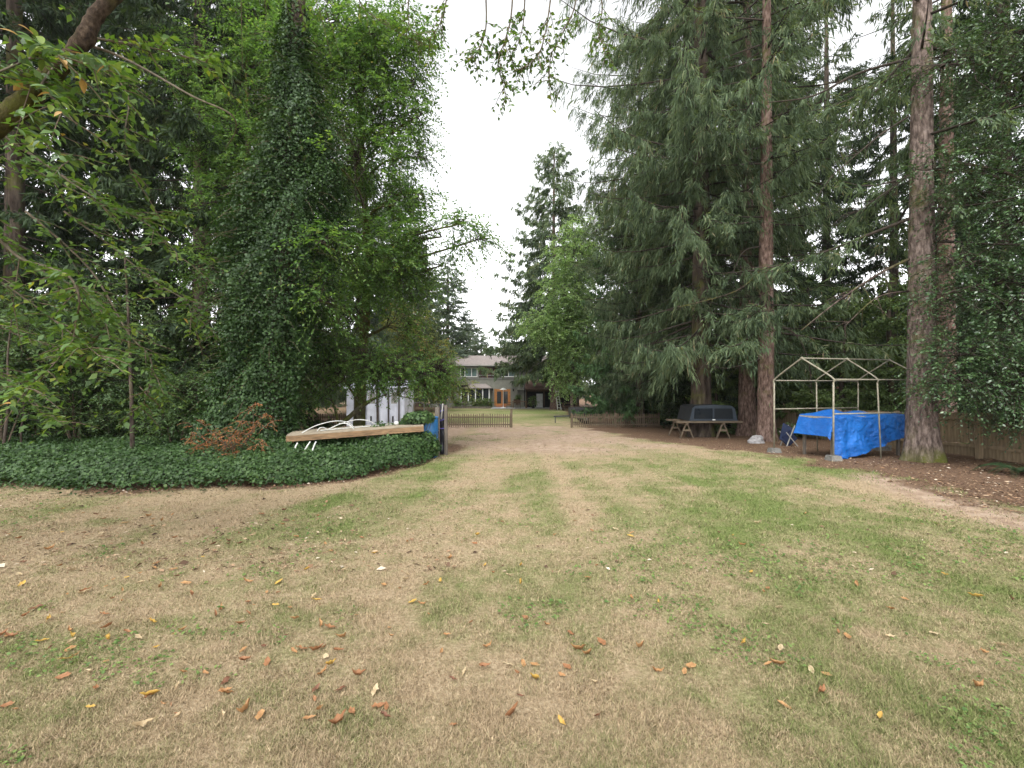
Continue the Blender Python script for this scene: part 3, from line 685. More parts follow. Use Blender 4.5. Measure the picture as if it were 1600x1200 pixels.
# ------------------------------------------------------------------ LEFT: ivy bed and ivy-clad trunk
def in_bed(x, y):
    back = np.interp(x, [-13, -8, -5, -3.2, -2.2, -1.7], [13.5, 13.5, 13.0, 12.8, 12.6, 11.6])
    return (y > bed_front(x) + 0.5 * (fbm(xyz(x, y), 1.6, 78, 2) - 0.55)) & (y < back) & (x > -14) & (x < -1.72)
def bed_h(x, y):
    e = np.clip((y - bed_front(x) + 0.12) / 0.8, 0.05, 1) ** 0.6
    e = e * np.clip((-1.70 - x) / 0.4, 0, 1) ** 0.6
    h = 0.06 + 0.34 * fbm(xyz(x, y), 0.9, 71) + 0.24 * fbm(xyz(x, y), 2.6, 72)
    h = h + 0.42 * np.exp(-((x + 3.1) ** 2 / 1.0 + (y - 11.5) ** 2 / 0.8)) + 0.25 * np.exp(-((x + 5.4) ** 2 / 1.6 + (y - 10.9) ** 2 / 0.7))
    return gnd(x, y) + e * h
def make_ivy_bed():
    r = rs(301); n = 135000
    d = 13.5 - 6.5 * r.uniform(0, 1, n) ** 0.75; x = r.uniform(-14, -1.7, n)
    k = in_bed(x, d); x, d = x[k], d[k]; n = len(x)
    hz = bed_h(x, d); depth = r.uniform(0, 1, n) ** 2
    P = np.stack([x, d, hz - depth * 0.5 * (hz - gnd(x, d)) + r.uniform(-0.02, 0.06, n)], -1)
    e = 0.1; gx_ = (bed_h(x + e, d) - bed_h(x - e, d)) / (2 * e); gy_ = (bed_h(x, d + e) - bed_h(x, d - e)) / (2 * e)
    N = nrm(np.stack([-gx_, -gy_ - 0.25, np.ones(n)], -1) + r.normal(0, 0.38, (n, 3)))
    a = r.uniform(0, 6.283, n); D = np.stack([np.cos(a), np.sin(a) - 0.5, -0.25 + 0 * a], -1)
    D = D - (D * N).sum(-1, keepdims=True) * N
    L = r.uniform(0.03, 0.07, n) * np.where(r.uniform(0, 1, n) < 0.15, 1.45, 1.0)
    pt = np.clip(0.25 + 0.6 * fbm(P, 1.1, 75, 2), 0, 1); tint = np.clip(pt * 0.75 + r.uniform(-0.25, 0.42, n), 0, 1)
    o = mobj('ivy_ground_cover', kite_mesh('ivy_leaves', [kites(P, D, N, L, L * 0.92, 0.1, tint=tint, mid=0.38)]), M['leaf_ivy'])
    kind(o, 'stuff'); tag(o, 'dense dark green ivy spreading over the ground in a low bed', 'ivy')
make_ivy_bed()
def ivy_runners():
    r = rs(303); K = 230; x = r.uniform(-12, -2.0, K); y = bed_front(x) + r.uniform(-0.05, 0.5, K); z = bed_h(x, y) - 0.02
    D = np.stack([r.normal(0, 0.7, K), -np.abs(r.normal(0.7, 0.4, K)), r.uniform(-0.1, 0.25, K)], -1)
    lv, tw = sprays(r, np.stack([x, y, z], -1), D, r.uniform(0.2, 0.55, K), 9, 0.06, 0.054, 0.35)
    V = lv[0]; V[..., 2] = np.maximum(V[..., 2], gnd(V[..., 0], V[..., 1]) + 0.008)
    o = mobj('ivy_runners', kite_mesh('ivy_runners', [lv]), M['leaf_ivy']); kind(o, 'stuff'); tag(o, 'loose ivy runners creeping from the bed onto the lawn edge', 'ivy')
ivy_runners()

def make_ivy_tower():
    r = rs(311); bx, by = WX(428, 11.2), 11.2; bz = g1(bx, by)
    t = thing('ivy_clad_tree', 'tall old tree trunk wrapped entirely in dark green ivy', 'tree', (bx, by, bz))
    path = [(0, 0, 0), (0.05, 0, 2.5), (0.3, 0.05, 5.5), (0.45, 0, 8.5), (0.6, 0, 11.5)]
    mobj('trunk', trunk_mesh('trunk', path, 0.34, 0.16, 0.5, 20, 50, 0.06, 3, 2), M['bark_dark'], t)
    # ivy column: outline read from the photograph (height, centre offset, half width)
    hs = [0, 1.2, 1.8, 3.4, 4.2, 4.95, 6.5, 8.1, 8.7, 9.7, 11.3]
    cx = [-0.5, -0.5, -0.36, -0.09, 0.0, 0.11, 0.39, 0.68, 0.62, 0.42, 0.5]
    hw = [1.2, 1.1, 1.0, 1.25, 1.35, 1.32, 1.12, 0.75, 0.6, 0.34, 0.25]
    n = 112000
    z = r.uniform(0, 11.2, n) ** 1.0; th = r.uniform(0, 6.283, n)
    q = np.stack([np.cos(th) * 1.6, np.sin(th) * 1.6, z * 0.9], -1)
    lump = 0.28 + 1.4 * fbm(q, 1.3, 21, 3)
    rad = np.interp(z, hs, hw) * lump * (1 - 0.45 * r.uniform(0, 1, n) ** 1.5) + r.normal(0, 0.05, n)
    k = r.uniform(0, 1, n) < (0.35 + 0.65 * np.interp(z, hs, hw) / 1.4); z, th, rad = z[k], th[k], rad[k]; n = len(z)
    P = np.stack([np.interp(z, hs, cx) + rad * np.cos(th), rad * 0.8 * np.sin(th), z], -1)
    N = nrm(np.stack([np.cos(th), np.sin(th), 0.65 + 0 * z], -1) + r.normal(0, 0.62, (n, 3)))
    D = np.stack([r.normal(0, 0.5, n), r.normal(0, 0.5, n), -1 + 0 * z], -1); D = D - (D * N).sum(-1, keepdims=True) * N
    L = r.uniform(0.04, 0.085, n); tint = np.clip(0.55 * fbm(q[k], 1.6, 23, 2) + r.uniform(-0.15, 0.45, n), 0, 1)
    tint = np.minimum(tint, 0.97)
    mobj('ivy', kite_mesh('ivy', [kites(P, D, N, L, L * 0.92, 0.1, tint=tint, mid=0.38)]), M['leaf_ivy'], t)
    # stray shoots that leave the column
    K = 900; z = r.uniform(1.5, 10.5, K); th = r.uniform(0, 6.283, K); rad = np.interp(z, hs, hw) * 0.85
    O = np.stack([np.interp(z, hs, cx) + rad * np.cos(th), rad * 0.8 * np.sin(th), z], -1)
    D = np.stack([np.cos(th), np.sin(th), r.uniform(-0.4, 0.5, K)], -1)
    lv, tw = sprays(r, O, D, r.uniform(0.25, 0.75, K), 11, 0.07, 0.06, 0.5)
    mobj('ivy_shoots', kite_mesh('ivy_shoots', [lv]), M['leaf_ivy'], t); mobj('stems', stick_mesh('stems', tw), M['twig'], t)
make_ivy_tower()

# ------------------------------------------------------------------ LEFT: broadleaf trees
def blob_px(px, py, d, rpx, rpy, rd):
    p = W(px, py, d); return (p.x, p.y, p.z, rpx * d / FPX, rd, rpy * d / FPX)
b0 = Vector((WX(560, 14.6), 14.6, g1(WX(560, 14.6), 14.6)))
broadleaf('cherry_tree', 'tall bright green broadleaf tree beside the ivy-clad trunk, reaching over the drive', b0,
          [b0, b0 + Vector((0.1, 0, 2.5)), b0 + Vector((0.35, -0.2, 5.5)), b0 + Vector((0.2, -0.2, 9)), b0 + Vector((0.0, 0, 13))], 0.2, 0.05,
          [blob_px(560, 120, 13.5, 95, 75, 1.8), blob_px(600, 60, 13.5, 70, 60, 1.5), blob_px(620, 190, 13.8, 50, 55, 1.3), blob_px(560, 250, 13.2, 75, 65, 1.7), blob_px(615, 320, 13.0, 55, 50, 1.3),
           blob_px(690, 370, 13.0, 70, 30, 0.9), blob_px(745, 375, 13.0, 30, 14, 0.4), blob_px(580, 400, 13.3, 80, 60, 1.7), blob_px(625, 430, 13.3, 50, 40, 1.2), blob_px(690, 415, 13.3, 38, 18, 0.6),
           blob_px(560, 490, 13.0, 70, 55, 1.5), blob_px(605, 510, 13.5, 45, 40, 1.2), blob_px(505, 380, 10.6, 30, 40, 0.5), blob_px(500, 470, 10.6, 28, 40, 0.5), blob_px(520, 250, 10.8, 22, 35, 0.4), blob_px(475, 90, 13.5, 60, 60, 1.4), blob_px(530, 20, 13.5, 90, 60, 1.5), blob_px(655, 245, 13.4, 28, 13, 0.6), blob_px(650, 130, 13.4, 28, 16, 0.6), blob_px(655, 75, 13.4, 30, 14, 0.6), blob_px(658, 180, 13.2, 26, 9, 0.5), blob_px(655, 300, 13.0, 26, 12, 0.5), blob_px(720, 350, 12.8, 40, 10, 0.5)],
          7000, 13, 0.115, 0.05, 'leaf_green', 'bark_fruit', 401, gap=0.475, L=(0.4, 0.95), droop=0.35, gs=1.1)
b0 = Vector((WX(385, 15.2), 15.2, g1(WX(385, 15.2), 15.2)))
broadleaf('cherry_tree', 'green broadleaf tree whose crown shows behind the ivy-clad trunk towards the spruces', b0,
          [b0, b0 + Vector((0.1, 0, 2.5)), b0 + Vector((0.2, -0.2, 5.5)), b0 + Vector((0.2, -0.2, 9)), b0 + Vector((0.0, 0, 13))], 0.18, 0.05,
          [blob_px(395, 110, 15, 45, 60, 1.5), blob_px(370, 200, 15, 40, 50, 1.4), blob_px(400, 260, 15, 40, 60, 1.4), blob_px(360, 320, 15, 40, 50, 1.4), blob_px(410, 30, 15, 60, 60, 1.6), blob_px(340, 420, 15, 35, 50, 1.2), blob_px(330, 250, 15, 30, 40, 1.2), blob_px(320, 120, 15.3, 50, 60, 1.5)],
          3000, 12, 0.12, 0.055, 'leaf_green', 'bark_fruit', 405, gap=0.38, L=(0.4, 0.9), droop=0.35, gs=1.1)
b0 = Vector((WX(505, 13.2), 13.2, g1(WX(505, 13.2), 13.2)))
broadleaf('apple_tree', 'old gnarled apple tree with a mossy limb arching before the white shed', b0,
          [b0, b0 + Vector((0.25, 0, 0.5)), b0 + Vector((0.75, -0.1, 0.95)), b0 + Vector((1.4, -0.2, 1.45)), b0 + Vector((2.0, -0.3, 1.62)), b0 + Vector((2.7, -0.3, 1.5))], 0.14, 0.05,
          [blob_px(515, 560, 13.0, 50, 50, 1.1), blob_px(570, 565, 12.8, 55, 38, 1.1), blob_px(625, 575, 12.8, 50, 32, 1.0), blob_px(660, 585, 13.0, 42, 30, 0.9), blob_px(690, 580, 13.4, 28, 35, 0.7), blob_px(480, 600, 13.2, 40, 40, 0.8), blob_px(600, 590, 13.0, 60, 18, 0.8)],
          1500, 12, 0.085, 0.042, 'leaf_green', 'bark_fruit', 411, gap=0.38, L=(0.3, 0.6), droop=0.35, gs=1.4)
b0 = Vector((WX(690, 27.5), 27.5, g1(WX(690, 27.5), 27.5)))
broadleaf('fruit_tree', 'spreading garden fruit tree with leaves turning reddish before the house', b0,
          [b0, b0 + Vector((0.05, 0, 1.0)), b0 + Vector((0.2, 0, 2.2)), b0 + Vector((0.3, 0, 3.6))], 0.13, 0.05,
          [blob_px(677, 562, 27.5, 32, 40, 1.5), blob_px(645, 560, 27.5, 40, 50, 1.6), blob_px(722, 604, 27.5, 24, 14, 1.0), blob_px(670, 600, 27.0, 40, 22, 1.2), blob_px(640, 510, 28, 40, 40, 1.5), blob_px(705, 602, 27.5, 28, 16, 1.0)],
          1500, 11, 0.13, 0.075, 'leaf_red', 'bark_fruit', 421, gap=0.36, L=(0.4, 0.8), gs=0.9)

# dark undergrowth on the left
def shrub(label, px, d, h, rx, n, leaf, seed, ll=0.09, lw=0.045, stems=5, lift=0.3, group=None, name='shrub', droop=0.35, up=1.1, ry=None):
    r = rs(seed); x = WX(px, d); z = g1(x, d); t = thing(name, label, 'shrub', (x, d, z), group)
    mb = MB(); tr = random.Random(seed); tops = []
    for i in range(stems):
        a = tr.uniform(0, 6.28); e = Vector((math.cos(a) * rx * tr.uniform(.2, .75), math.sin(a) * rx * tr.uniform(.2, .6), h * tr.uniform(0.6, 0.95)))
        pts = smooth_path([Vector((math.cos(a) * .05, math.sin(a) * .05, -0.03)), e * 0.45 + Vector((tr.uniform(-.15, .15), 0, 0.1 * h)), e], 4)
        mb.tube([p + Vector((x, d, z)) for p in pts], taper(0.025, 0.008, len(pts)), 5); tops += pts[3:]
    mb.build('stems', M['twig'], t)
    bl = [(tr.uniform(-.5, .5) * rx, tr.uniform(-.35, .35) * rx, h * (lift + (1 - lift) * tr.random()), rx * tr.uniform(.4, .7), (ry or rx) * tr.uniform(.4, .7), h * tr.uniform(.14, .24)) for _ in range(9)]
    P, u, B = blob_points(r, bl, n, 0.55, 0.34, 1.3, seed)
    P[:, 2] = np.maximum(P[:, 2], 0.05)
    D = u * np.array([[1, 1, 0.25]]) + r.normal(0, 0.35, P.shape)
    lv, tw = sprays(r, P, D, r.uniform(0.25, 0.55, len(P)), 11, ll, lw, droop, up=up)
    mobj('foliage', kite_mesh('foliage', [lv]), M[leaf], t)
    E = np.array([tuple(e) for e in tops]); sub = r.choice(len(P), min(len(P), 250), replace=False)
    A = E[((P[sub][:, None] - E[None]) ** 2).sum(-1).argmin(1)]
    mobj('twigs', stick_mesh('twigs', tw + [prisms(A, P[sub], 0.008, 0.004)]), M['twig_dark'], t); return t
shrub('broad leafy hazel bush with layered branches behind the slim sapling', 120, 12.8, 3.8, 2.0, 1500, 'leaf_shrub', 501, lift=0.25, stems=6, name='hazel_bush')
shrub('leafy hazel bush beside the leaning grey stems at the bed edge', 0, 11.6, 3.6, 1.5, 1100, 'leaf_shrub', 502, lift=0.35, stems=5, name='hazel_bush')
shrub('low dark bush between the sapling and the ivy-clad trunk', 275, 11.8, 2.1, 1.25, 900, 'leaf_shrub', 503, lift=0.25, name='low_bush')
shrub('dark evergreen undergrowth bush in deep shade behind the hazels', 60, 14.5, 4.5, 3.0, 1600, 'leaf_shrub', 504, 0.12, 0.06, lift=0.1, name='shade_bush')
shrub('dark evergreen undergrowth bush in deep shade left of the ivy-clad trunk', 235, 14.8, 4.2, 2.6, 1500, 'leaf_shrub', 505, 0.12, 0.06, lift=0.1, name='shade_bush')
shrub('tall dense green bush filling the gap between ivy-clad trunk and apple tree', 440, 17, 5.0, 1.9, 1200, 'leaf_shrub', 506, 0.12, 0.06, lift=0.3, name='shade_bush')

def sapling(label, base_px, base_py, pts_px, r0, leafn, seed, crown=None):
    g = ground_px(base_px, base_py); z = g1(g.x, g.y); t = thing('sapling', label, 'sapling', (g.x, g.y, z))
    pts = [Vector((g.x, g.y, z - 0.03))] + [W(px, py, g.y) for px, py in pts_px]
    P = smooth_path(pts, 5); mb = MB(); mb.tube(P, taper(r0, r0 * 0.35, len(P)), 8); mb.build('trunk', M['bark_dark'], t)
    r = rs(seed); tr = random.Random(seed); n = leafn
    i = r.integers(len(P) // 2, len(P), n); O = np.array([tuple(P[j] - Vector((g.x, g.y, z))) for j in i]); a = r.uniform(0, 6.283, n)
    D = np.stack([np.cos(a), np.sin(a), r.uniform(-0.1, 0.35, n)], -1)
    lv, tw = sprays(r, O, D, r.uniform(0.5, 1.3, n), 14, 0.085, 0.045, 0.3)
    mobj('foliage', kite_mesh('foliage', [lv]), M['leaf_shrub'], t); kind(mobj('twigs', stick_mesh('twigs', tw), M['twig_dark'], t), 'stuff')
shrub('dense dark bush added as shade backdrop behind the truck canopy', 1085, 23.0, 3.6, 2.3, 1300, 'needle_dark', 507, 0.16, 0.07, lift=0.1, name='shade_bush')  # this bush and the next two are added to darken the backdrop
shrub('dense dark bush added as shade backdrop between the two fir trunks and the spruces', 1165, 22.5, 4.0, 2.2, 1300, 'needle_dark', 508, 0.16, 0.07, lift=0.1, name='shade_bush')
shrub('dense dark bush added as shade backdrop beside the end of the short picket fence', 1030, 28.0, 4.2, 2.4, 1200, 'needle_dark', 509, 0.18, 0.08, lift=0.1, name='shade_bush')
sapling('slim brown sapling standing upright out of the ivy bed', 207, 722, [(206, 640), (203, 560), (200, 480), (195, 400)], 0.05, 46, 521)
sapling('thin leaning grey sapling at the end of the ivy bed', 2, 728, [(9, 670), (14, 620), (12, 560), (18, 500)], 0.035, 26, 522)
sapling('spindly crooked sapling next to the thin leaning one', 34, 722, [(33, 675), (37, 640), (34, 590)], 0.025, 20, 523)

# dead orange-brown branch with withered needles
def dead_bush():
    g = Vector((WX(355, 9.5), 9.5, 0)); z = float(bed_h(np.array([g.x]), np.array([g.y]))[0]); r = rs(531)
    t = thing('dead_bush', 'withered orange brown dead bush standing in the ivy', 'shrub', (g.x, g.y, z - 0.1))
    mb = MB(); tr = random.Random(4); O = []; Dd = []
    for i in range(22):
        top = W(tr.uniform(295, 430), tr.uniform(640, 712), g.y + tr.uniform(-.4, .4)) if i > 1 else W(395, 632, g.y)
        b = Vector((g.x + tr.uniform(-.25, .25), g.y + tr.uniform(-.15, .15), z - 0.1)); pts = smooth_path([b, b.lerp(top, .55) + Vector((tr.uniform(-.12, .12), 0, -0.05)), top], 4)
        mb.tube(pts, taper(0.010, 0.003, len(pts)), 5)
        for k in range(8): q = pts[tr.randrange(3, len(pts))]; O.append(tuple(q - WLOC[t.name])); Dd.append((tr.uniform(-1, 1), tr.uniform(-1, 1), tr.uniform(-.5, .6)))
    mb.build('stems', M['twig_pale'], t)
    lv, tw = sprays(r, np.array(O), np.array(Dd), r.uniform(0.12, 0.32, len(O)), 12, 0.055, 0.02, 0.4)
    mobj('withered_leaves', kite_mesh('withered_leaves', [lv]), M['leaf_dead'], t); kind(mobj('twigs', stick_mesh('twigs', tw), M['twig'], t), 'stuff')
dead_bush()

# ------------------------------------------------------------------ conifers (shared crowns)
def conifer(name, label, x, y, proto, rotz, s, group=None, trunk=True):
    z = g1(x, y) if y < 60 else gz(x, y)
    t = thing(name, label, 'tree', (x, y, z - 0.02), group, rotz, s)
    for nm, me in proto.items():
        q = link(bpy.data.objects.new(nm, me), t)
        if nm == 'branches': kind(q, 'stuff')
    return t
def proto(seed, H, r0, bark, leaf, wood='twig_dark', sides=14, rings=50, trunk_top=0.96, **kw):
    c, b = conifer_crown(seed, H, **kw); c.materials.append(M[leaf]); b.materials.append(M[wood])
    tm = trunk_mesh('trunk', [(0, 0, 0), (0.05, 0.03, H * 0.35), (-0.03, 0.05, H * 0.7), (0, 0, H * trunk_top)], r0, 0.04, 0.4, sides, rings, 0.06, seed, 4); tm.materials.append(M[bark])
    return {'trunk': tm, 'branches': b, 'crown': c}
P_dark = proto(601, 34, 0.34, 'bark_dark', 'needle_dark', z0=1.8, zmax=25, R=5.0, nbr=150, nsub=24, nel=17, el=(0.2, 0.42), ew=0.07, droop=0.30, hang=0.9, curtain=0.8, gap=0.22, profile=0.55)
P_far = proto(602, 25, 0.3, 'bark_dark', 'needle_hazed', z0=2.0, R=5.6, nbr=260, nsub=13, nel=10, el=(0.3, 0.6), ew=0.13, droop=0.24, hang=0.7, curtain=0.6, gap=0.0, profile=0.68)
P_spruce = proto(603, 38, 0.42, 'bark_dark', 'needle_spruce', z0=3.0, zmax=23, R=4.9, nbr=150, nsub=34, nel=25, el=(0.18, 0.44), ew=0.036, droop=0.22, hang=1.7, curtain=1.5, sub_len=0.26, profile=0.3, gap=0.24, rb=0.05, upper=0.45)
P_lone = proto(604, 28, 0.40, 'bark_fir', 'needle_spruce', z0=5.6, R=8.0, nbr=290, nsub=17, nel=20, el=(0.25, 0.6), ew=0.09, droop=0.34, hang=1.2, curtain=1.0, sub_len=0.24, profile=0.66, gap=0.0, tipup=0.35)
P_hem = proto(605, 5.2, 0.09, 'bark_dark', 'needle_hemlock', z0=0.35, R=1.9, nbr=70, nsub=16, nel=14, el=(0.08, 0.2), ew=0.05, droop=0.18, hang=0.45, curtain=0.35, sub_len=0.4, profile=0.8, rb=0.014)
P_cedar = proto(606, 17, 0.3, 'bark_fir', 'needle_cedar', z0=2.0, R=4.6, nbr=130, nsub=26, nel=16, el=(0.18, 0.42), ew=0.095, droop=0.34, hang=1.2, curtain=1.0, sub_len=0.32, profile=0.55, tipup=0.4)

def C(name, label, px, d, pr, rot, s): conifer(name, label, WX(px, d), d, pr, rot, s)
# left
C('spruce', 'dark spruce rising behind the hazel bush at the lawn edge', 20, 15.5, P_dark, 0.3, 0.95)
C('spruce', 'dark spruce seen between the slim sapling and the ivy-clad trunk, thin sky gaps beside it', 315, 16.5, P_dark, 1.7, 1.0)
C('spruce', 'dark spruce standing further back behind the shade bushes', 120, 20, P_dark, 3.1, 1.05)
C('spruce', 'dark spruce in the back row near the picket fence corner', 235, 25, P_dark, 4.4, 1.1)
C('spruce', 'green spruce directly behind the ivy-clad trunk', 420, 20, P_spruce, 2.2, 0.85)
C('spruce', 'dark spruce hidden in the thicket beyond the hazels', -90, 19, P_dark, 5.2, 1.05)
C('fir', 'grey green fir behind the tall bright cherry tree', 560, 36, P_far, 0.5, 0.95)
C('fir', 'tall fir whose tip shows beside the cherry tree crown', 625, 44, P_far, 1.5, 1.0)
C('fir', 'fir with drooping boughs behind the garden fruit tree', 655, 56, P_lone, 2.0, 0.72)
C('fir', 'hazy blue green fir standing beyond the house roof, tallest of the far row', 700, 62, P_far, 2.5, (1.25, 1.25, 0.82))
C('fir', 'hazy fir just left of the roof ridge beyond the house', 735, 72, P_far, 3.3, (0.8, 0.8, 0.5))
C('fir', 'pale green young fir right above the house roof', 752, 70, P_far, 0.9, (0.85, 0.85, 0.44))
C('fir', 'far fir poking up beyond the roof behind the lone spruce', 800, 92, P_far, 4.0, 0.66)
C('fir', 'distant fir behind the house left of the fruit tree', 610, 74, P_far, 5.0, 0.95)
# right
conifer('spruce', 'tall lone spruce with a pointed top standing before the house patio', WX(866, 47.5), 47.5, P_lone, 0.6, 1.0)
C('spruce', 'big weeping spruce with hanging grey green curtains over the drive', 1095, 18.6, P_spruce, 0.4, 1.0)
C('spruce', 'second weeping spruce behind the big one, nearer the picket fence', 1075, 25.5, P_spruce, 2.6, 1.0)
C('cedar', 'green cedar with drooping skirts behind the short picket fence', 972, 27.0, P_cedar, 1.0, 0.70)
C('spruce', 'shorter weeping spruce whose skirts hang over the short picket fence', 1000, 25.6, P_spruce, 1.2, 0.62)
C('spruce', 'shaded spruce behind the truck canopy', 1105, 29, P_dark, 2.1, 1.1)
C('spruce', 'shaded spruce deep behind the two big fir trunks', 1185, 27, P_dark, 0.2, 1.05)
C('spruce', 'thin spruce beyond the board fence behind the tent frame', 1290, 31, P_dark, 4.1, 1.0)
C('spruce', 'spruce beyond the board fence near the small red roof', 1395, 27, P_dark, 5.1, 0.9)
C('spruce', 'spruce behind the holly at the boundary', 1570, 17, P_dark, 1.1, 0.95)
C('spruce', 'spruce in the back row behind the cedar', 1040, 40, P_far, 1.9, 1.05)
C('hemlock', 'young light green hemlock behind the tent frame beside the large trunk', 1392, 16.6, P_hem, 0.4, 1.2)
C('hemlock', 'young hemlock behind the tent frame peak', 1318, 17.6, P_hem, 2.4, 1.15)
C('hemlock', 'dark young hemlock between tent frame and fir trunk', 1262, 19, P_hem, 4.4, 1.25)
C('hemlock', 'young hemlock in shade right behind the truck canopy', 1120, 20.5, P_hem, 3.3, 0.9)
C('hemlock', 'young hemlock in shade at the end of the short picket fence', 1045, 27.5, P_hem, 1.3, 1.05)

b0 = Vector((WX(893, 33), 33, g1(WX(893, 33), 33)))
broadleaf('maple_tree', 'pale lime green maple between the lone spruce and the weeping spruces', b0,
          [b0, b0 + Vector((0.05, 0, 2.5)), b0 + Vector((0.2, 0, 6)), b0 + Vector((0.5, 0, 10))], 0.14, 0.05,
          [blob_px(862, 500, 33, 52, 29, 1.6), blob_px(850, 515, 32.5, 42, 23, 1.3), blob_px(885, 460, 33, 45, 46, 1.8), blob_px(905, 400, 33, 50, 51, 1.9), blob_px(885, 545, 33, 38, 36, 1.6), blob_px(870, 588, 33, 20, 20, 0.9), blob_px(905, 520, 33, 50, 69, 1.9), blob_px(930, 370, 33.5, 43, 46, 1.6), blob_px(895, 595, 33, 22, 24, 1.0)],
          3300, 12, 0.17, 0.10, 'leaf_lime', 'bark_grey', 431, gap=0.32, L=(0.5, 1.0), droop=0.4, gs=0.7)

# big fir trunks on the right: bare bole below, sparse limbs above
def big_fir(name, label, px, d, r0, H, bark, seed, crown_kw, leaf='needle_spruce', path=None, stubs=()):
    x = WX(px, d); z = g1(x, d); t = thing(name, label, 'tree', (x, d, z - 0.03))
    tm = trunk_mesh('trunk', path or [(0, 0, 0), (0.0, 0, H * 0.3), (0.02, 0, H * 0.6), (0, 0, H)], r0, r0 * 0.25, 0.38, 56, 170, 0.055, seed, 14)
    mobj('trunk', tm, M[bark], t)
    c, b = conifer_crown(seed, H, **crown_kw)
    kind(mobj('branches', b, M['twig_dark'], t), 'stuff'); mobj('crown', c, M[leaf], t)
    for i, pts in enumerate(stubs):
        mb = MB(); P = smooth_path([W(*p) for p in pts[1:]], 5); mb.tube(P, taper(pts[0], pts[0] * 0.3, len(P)), 7)
        tr = random.Random(seed + i)
        for k in range(7):
            a = P[tr.randrange(3, len(P))]; e = a + Vector((tr.uniform(-.7, .3), tr.uniform(-.4, .4), tr.uniform(-.7, .15))); m_ = a.lerp(e, .5) + Vector((0, 0, tr.uniform(0, .12)))
            mb.tube(smooth_path([a, m_, e], 3), taper(0.012, 0.003, 7), 4)
        mb.build('dead_limb', M['bark_dark' if i % 3 == 0 else 'twig_dark'], t)
    return t
sparse = dict(z0=4.6, R=4.4, nbr=62, nsub=15, nel=22, el=(0.14, 0.32), ew=0.04, droop=0.22, hang=1.0, curtain=0.85, sub_len=0.3, profile=0.35, gap=0.40, rb=0.045)
big_fir('fir_tree', 'tall reddish fir trunk beside the tent frame, white bag at its foot', 1197, 16.4, 0.295, 24, 'bark_fir', 701, dict(sparse, z0=3.3, R=4.3, nbr=66, zmax=20),
        stubs=[(0.036, (1190, 420, 16.4), (1150, 455, 16.0), (1060, 480, 15.2)), (0.03, (1200, 505, 16.4), (1240, 520, 16.0), (1262, 560, 15.8), (1268, 610, 15.7)), (0.03, (1188, 385, 16.4), (1160, 395, 16.2), (1140, 440, 16)),
               (0.03, (1190, 470, 16.4), (1170, 520, 16), (1168, 580, 15.8)), (0.028, (1190, 560, 16.4), (1140, 575, 16), (1100, 570, 15.6))])
big_fir('fir_tree', 'wide shaded fir trunk standing behind the reddish one, near the truck canopy', 1167, 19.2, 0.35, 25, 'bark_fir', 702, dict(sparse, z0=5.0, R=4.4, nbr=60))
big_fir('fir_tree', 'massive grey brown fir trunk with mossy foot beside the blue tarp', 1440, 10.75, 0.30, 22, 'bark_grey', 703, dict(sparse, z0=5.2, R=3.6, nbr=44, nsub=12, nel=18),
        stubs=[(0.036, (1420, 405, 10.7), (1370, 430, 10.6), (1310, 470, 10.4), (1252, 516, 10.2)), (0.034, (1420, 92, 10.7), (1340, 115, 10.6), (1270, 150, 10.4), (1200, 160, 10.2)), (0.024, (1420, 182, 10.7), (1370, 215, 10.5), (1300, 275, 10.3)),
               (0.024, (1420, 455, 10.7), (1370, 465, 10.6), (1320, 510, 10.4)), (0.02, (1425, 270, 10.7), (1385, 300, 10.5), (1340, 330, 10.3))])
big_fir('fir_tree', 'slimmer fir trunk rising among the holly behind the massive one', 1478, 14.2, 0.27, 22, 'bark_fir', 704, dict(sparse, z0=6, R=3.6, nbr=40))

# holly on the right boundary
b0 = Vector((WX(1650, 10.3), 10.3, g1(WX(1650, 10.3), 10.3)))
broadleaf('holly_tree', 'large glossy dark green holly overhanging the board fence', b0,
          [b0, b0 + Vector((0, 0, 3)), b0 + Vector((-0.1, 0, 6)), b0 + Vector((0, 0, 10))], 0.2, 0.06,
          [blob_px(1560, 600, 9.8, 95, 55, 1.1), blob_px(1640, 560, 9.6, 100, 90, 1.5), blob_px(1570, 480, 9.8, 90, 70, 1.4), blob_px(1640, 420, 9.8, 100, 80, 1.6), blob_px(1580, 350, 9.9, 95, 70, 1.4), blob_px(1500, 555, 9.7, 55, 40, 0.8), blob_px(1480, 600, 9.6, 45, 24, 0.6),
           blob_px(1600, 250, 10, 90, 70, 1.4), blob_px(1520, 300, 10, 60, 40, 1.0), blob_px(1590, 150, 10, 90, 70, 1.4), blob_px(1480, 250, 9.9, 50, 18, 0.6), blob_px(1440, 265, 9.8, 35, 10, 0.3), blob_px(1470, 460, 9.8, 40, 18, 0.6), blob_px(1480, 100, 10, 70, 25, 0.7), blob_px(1600, 60, 10, 100, 60, 1.4), blob_px(1490, 410, 9.8, 45, 25, 0.6), blob_px(1660, 650, 9.5, 80, 40, 1.0)],
          6500, 13, 0.07, 0.035, 'leaf_holly', 'bark_dark', 441, gap=0.33, L=(0.3, 0.7), droop=0.35, gs=1.3, up=0.7)

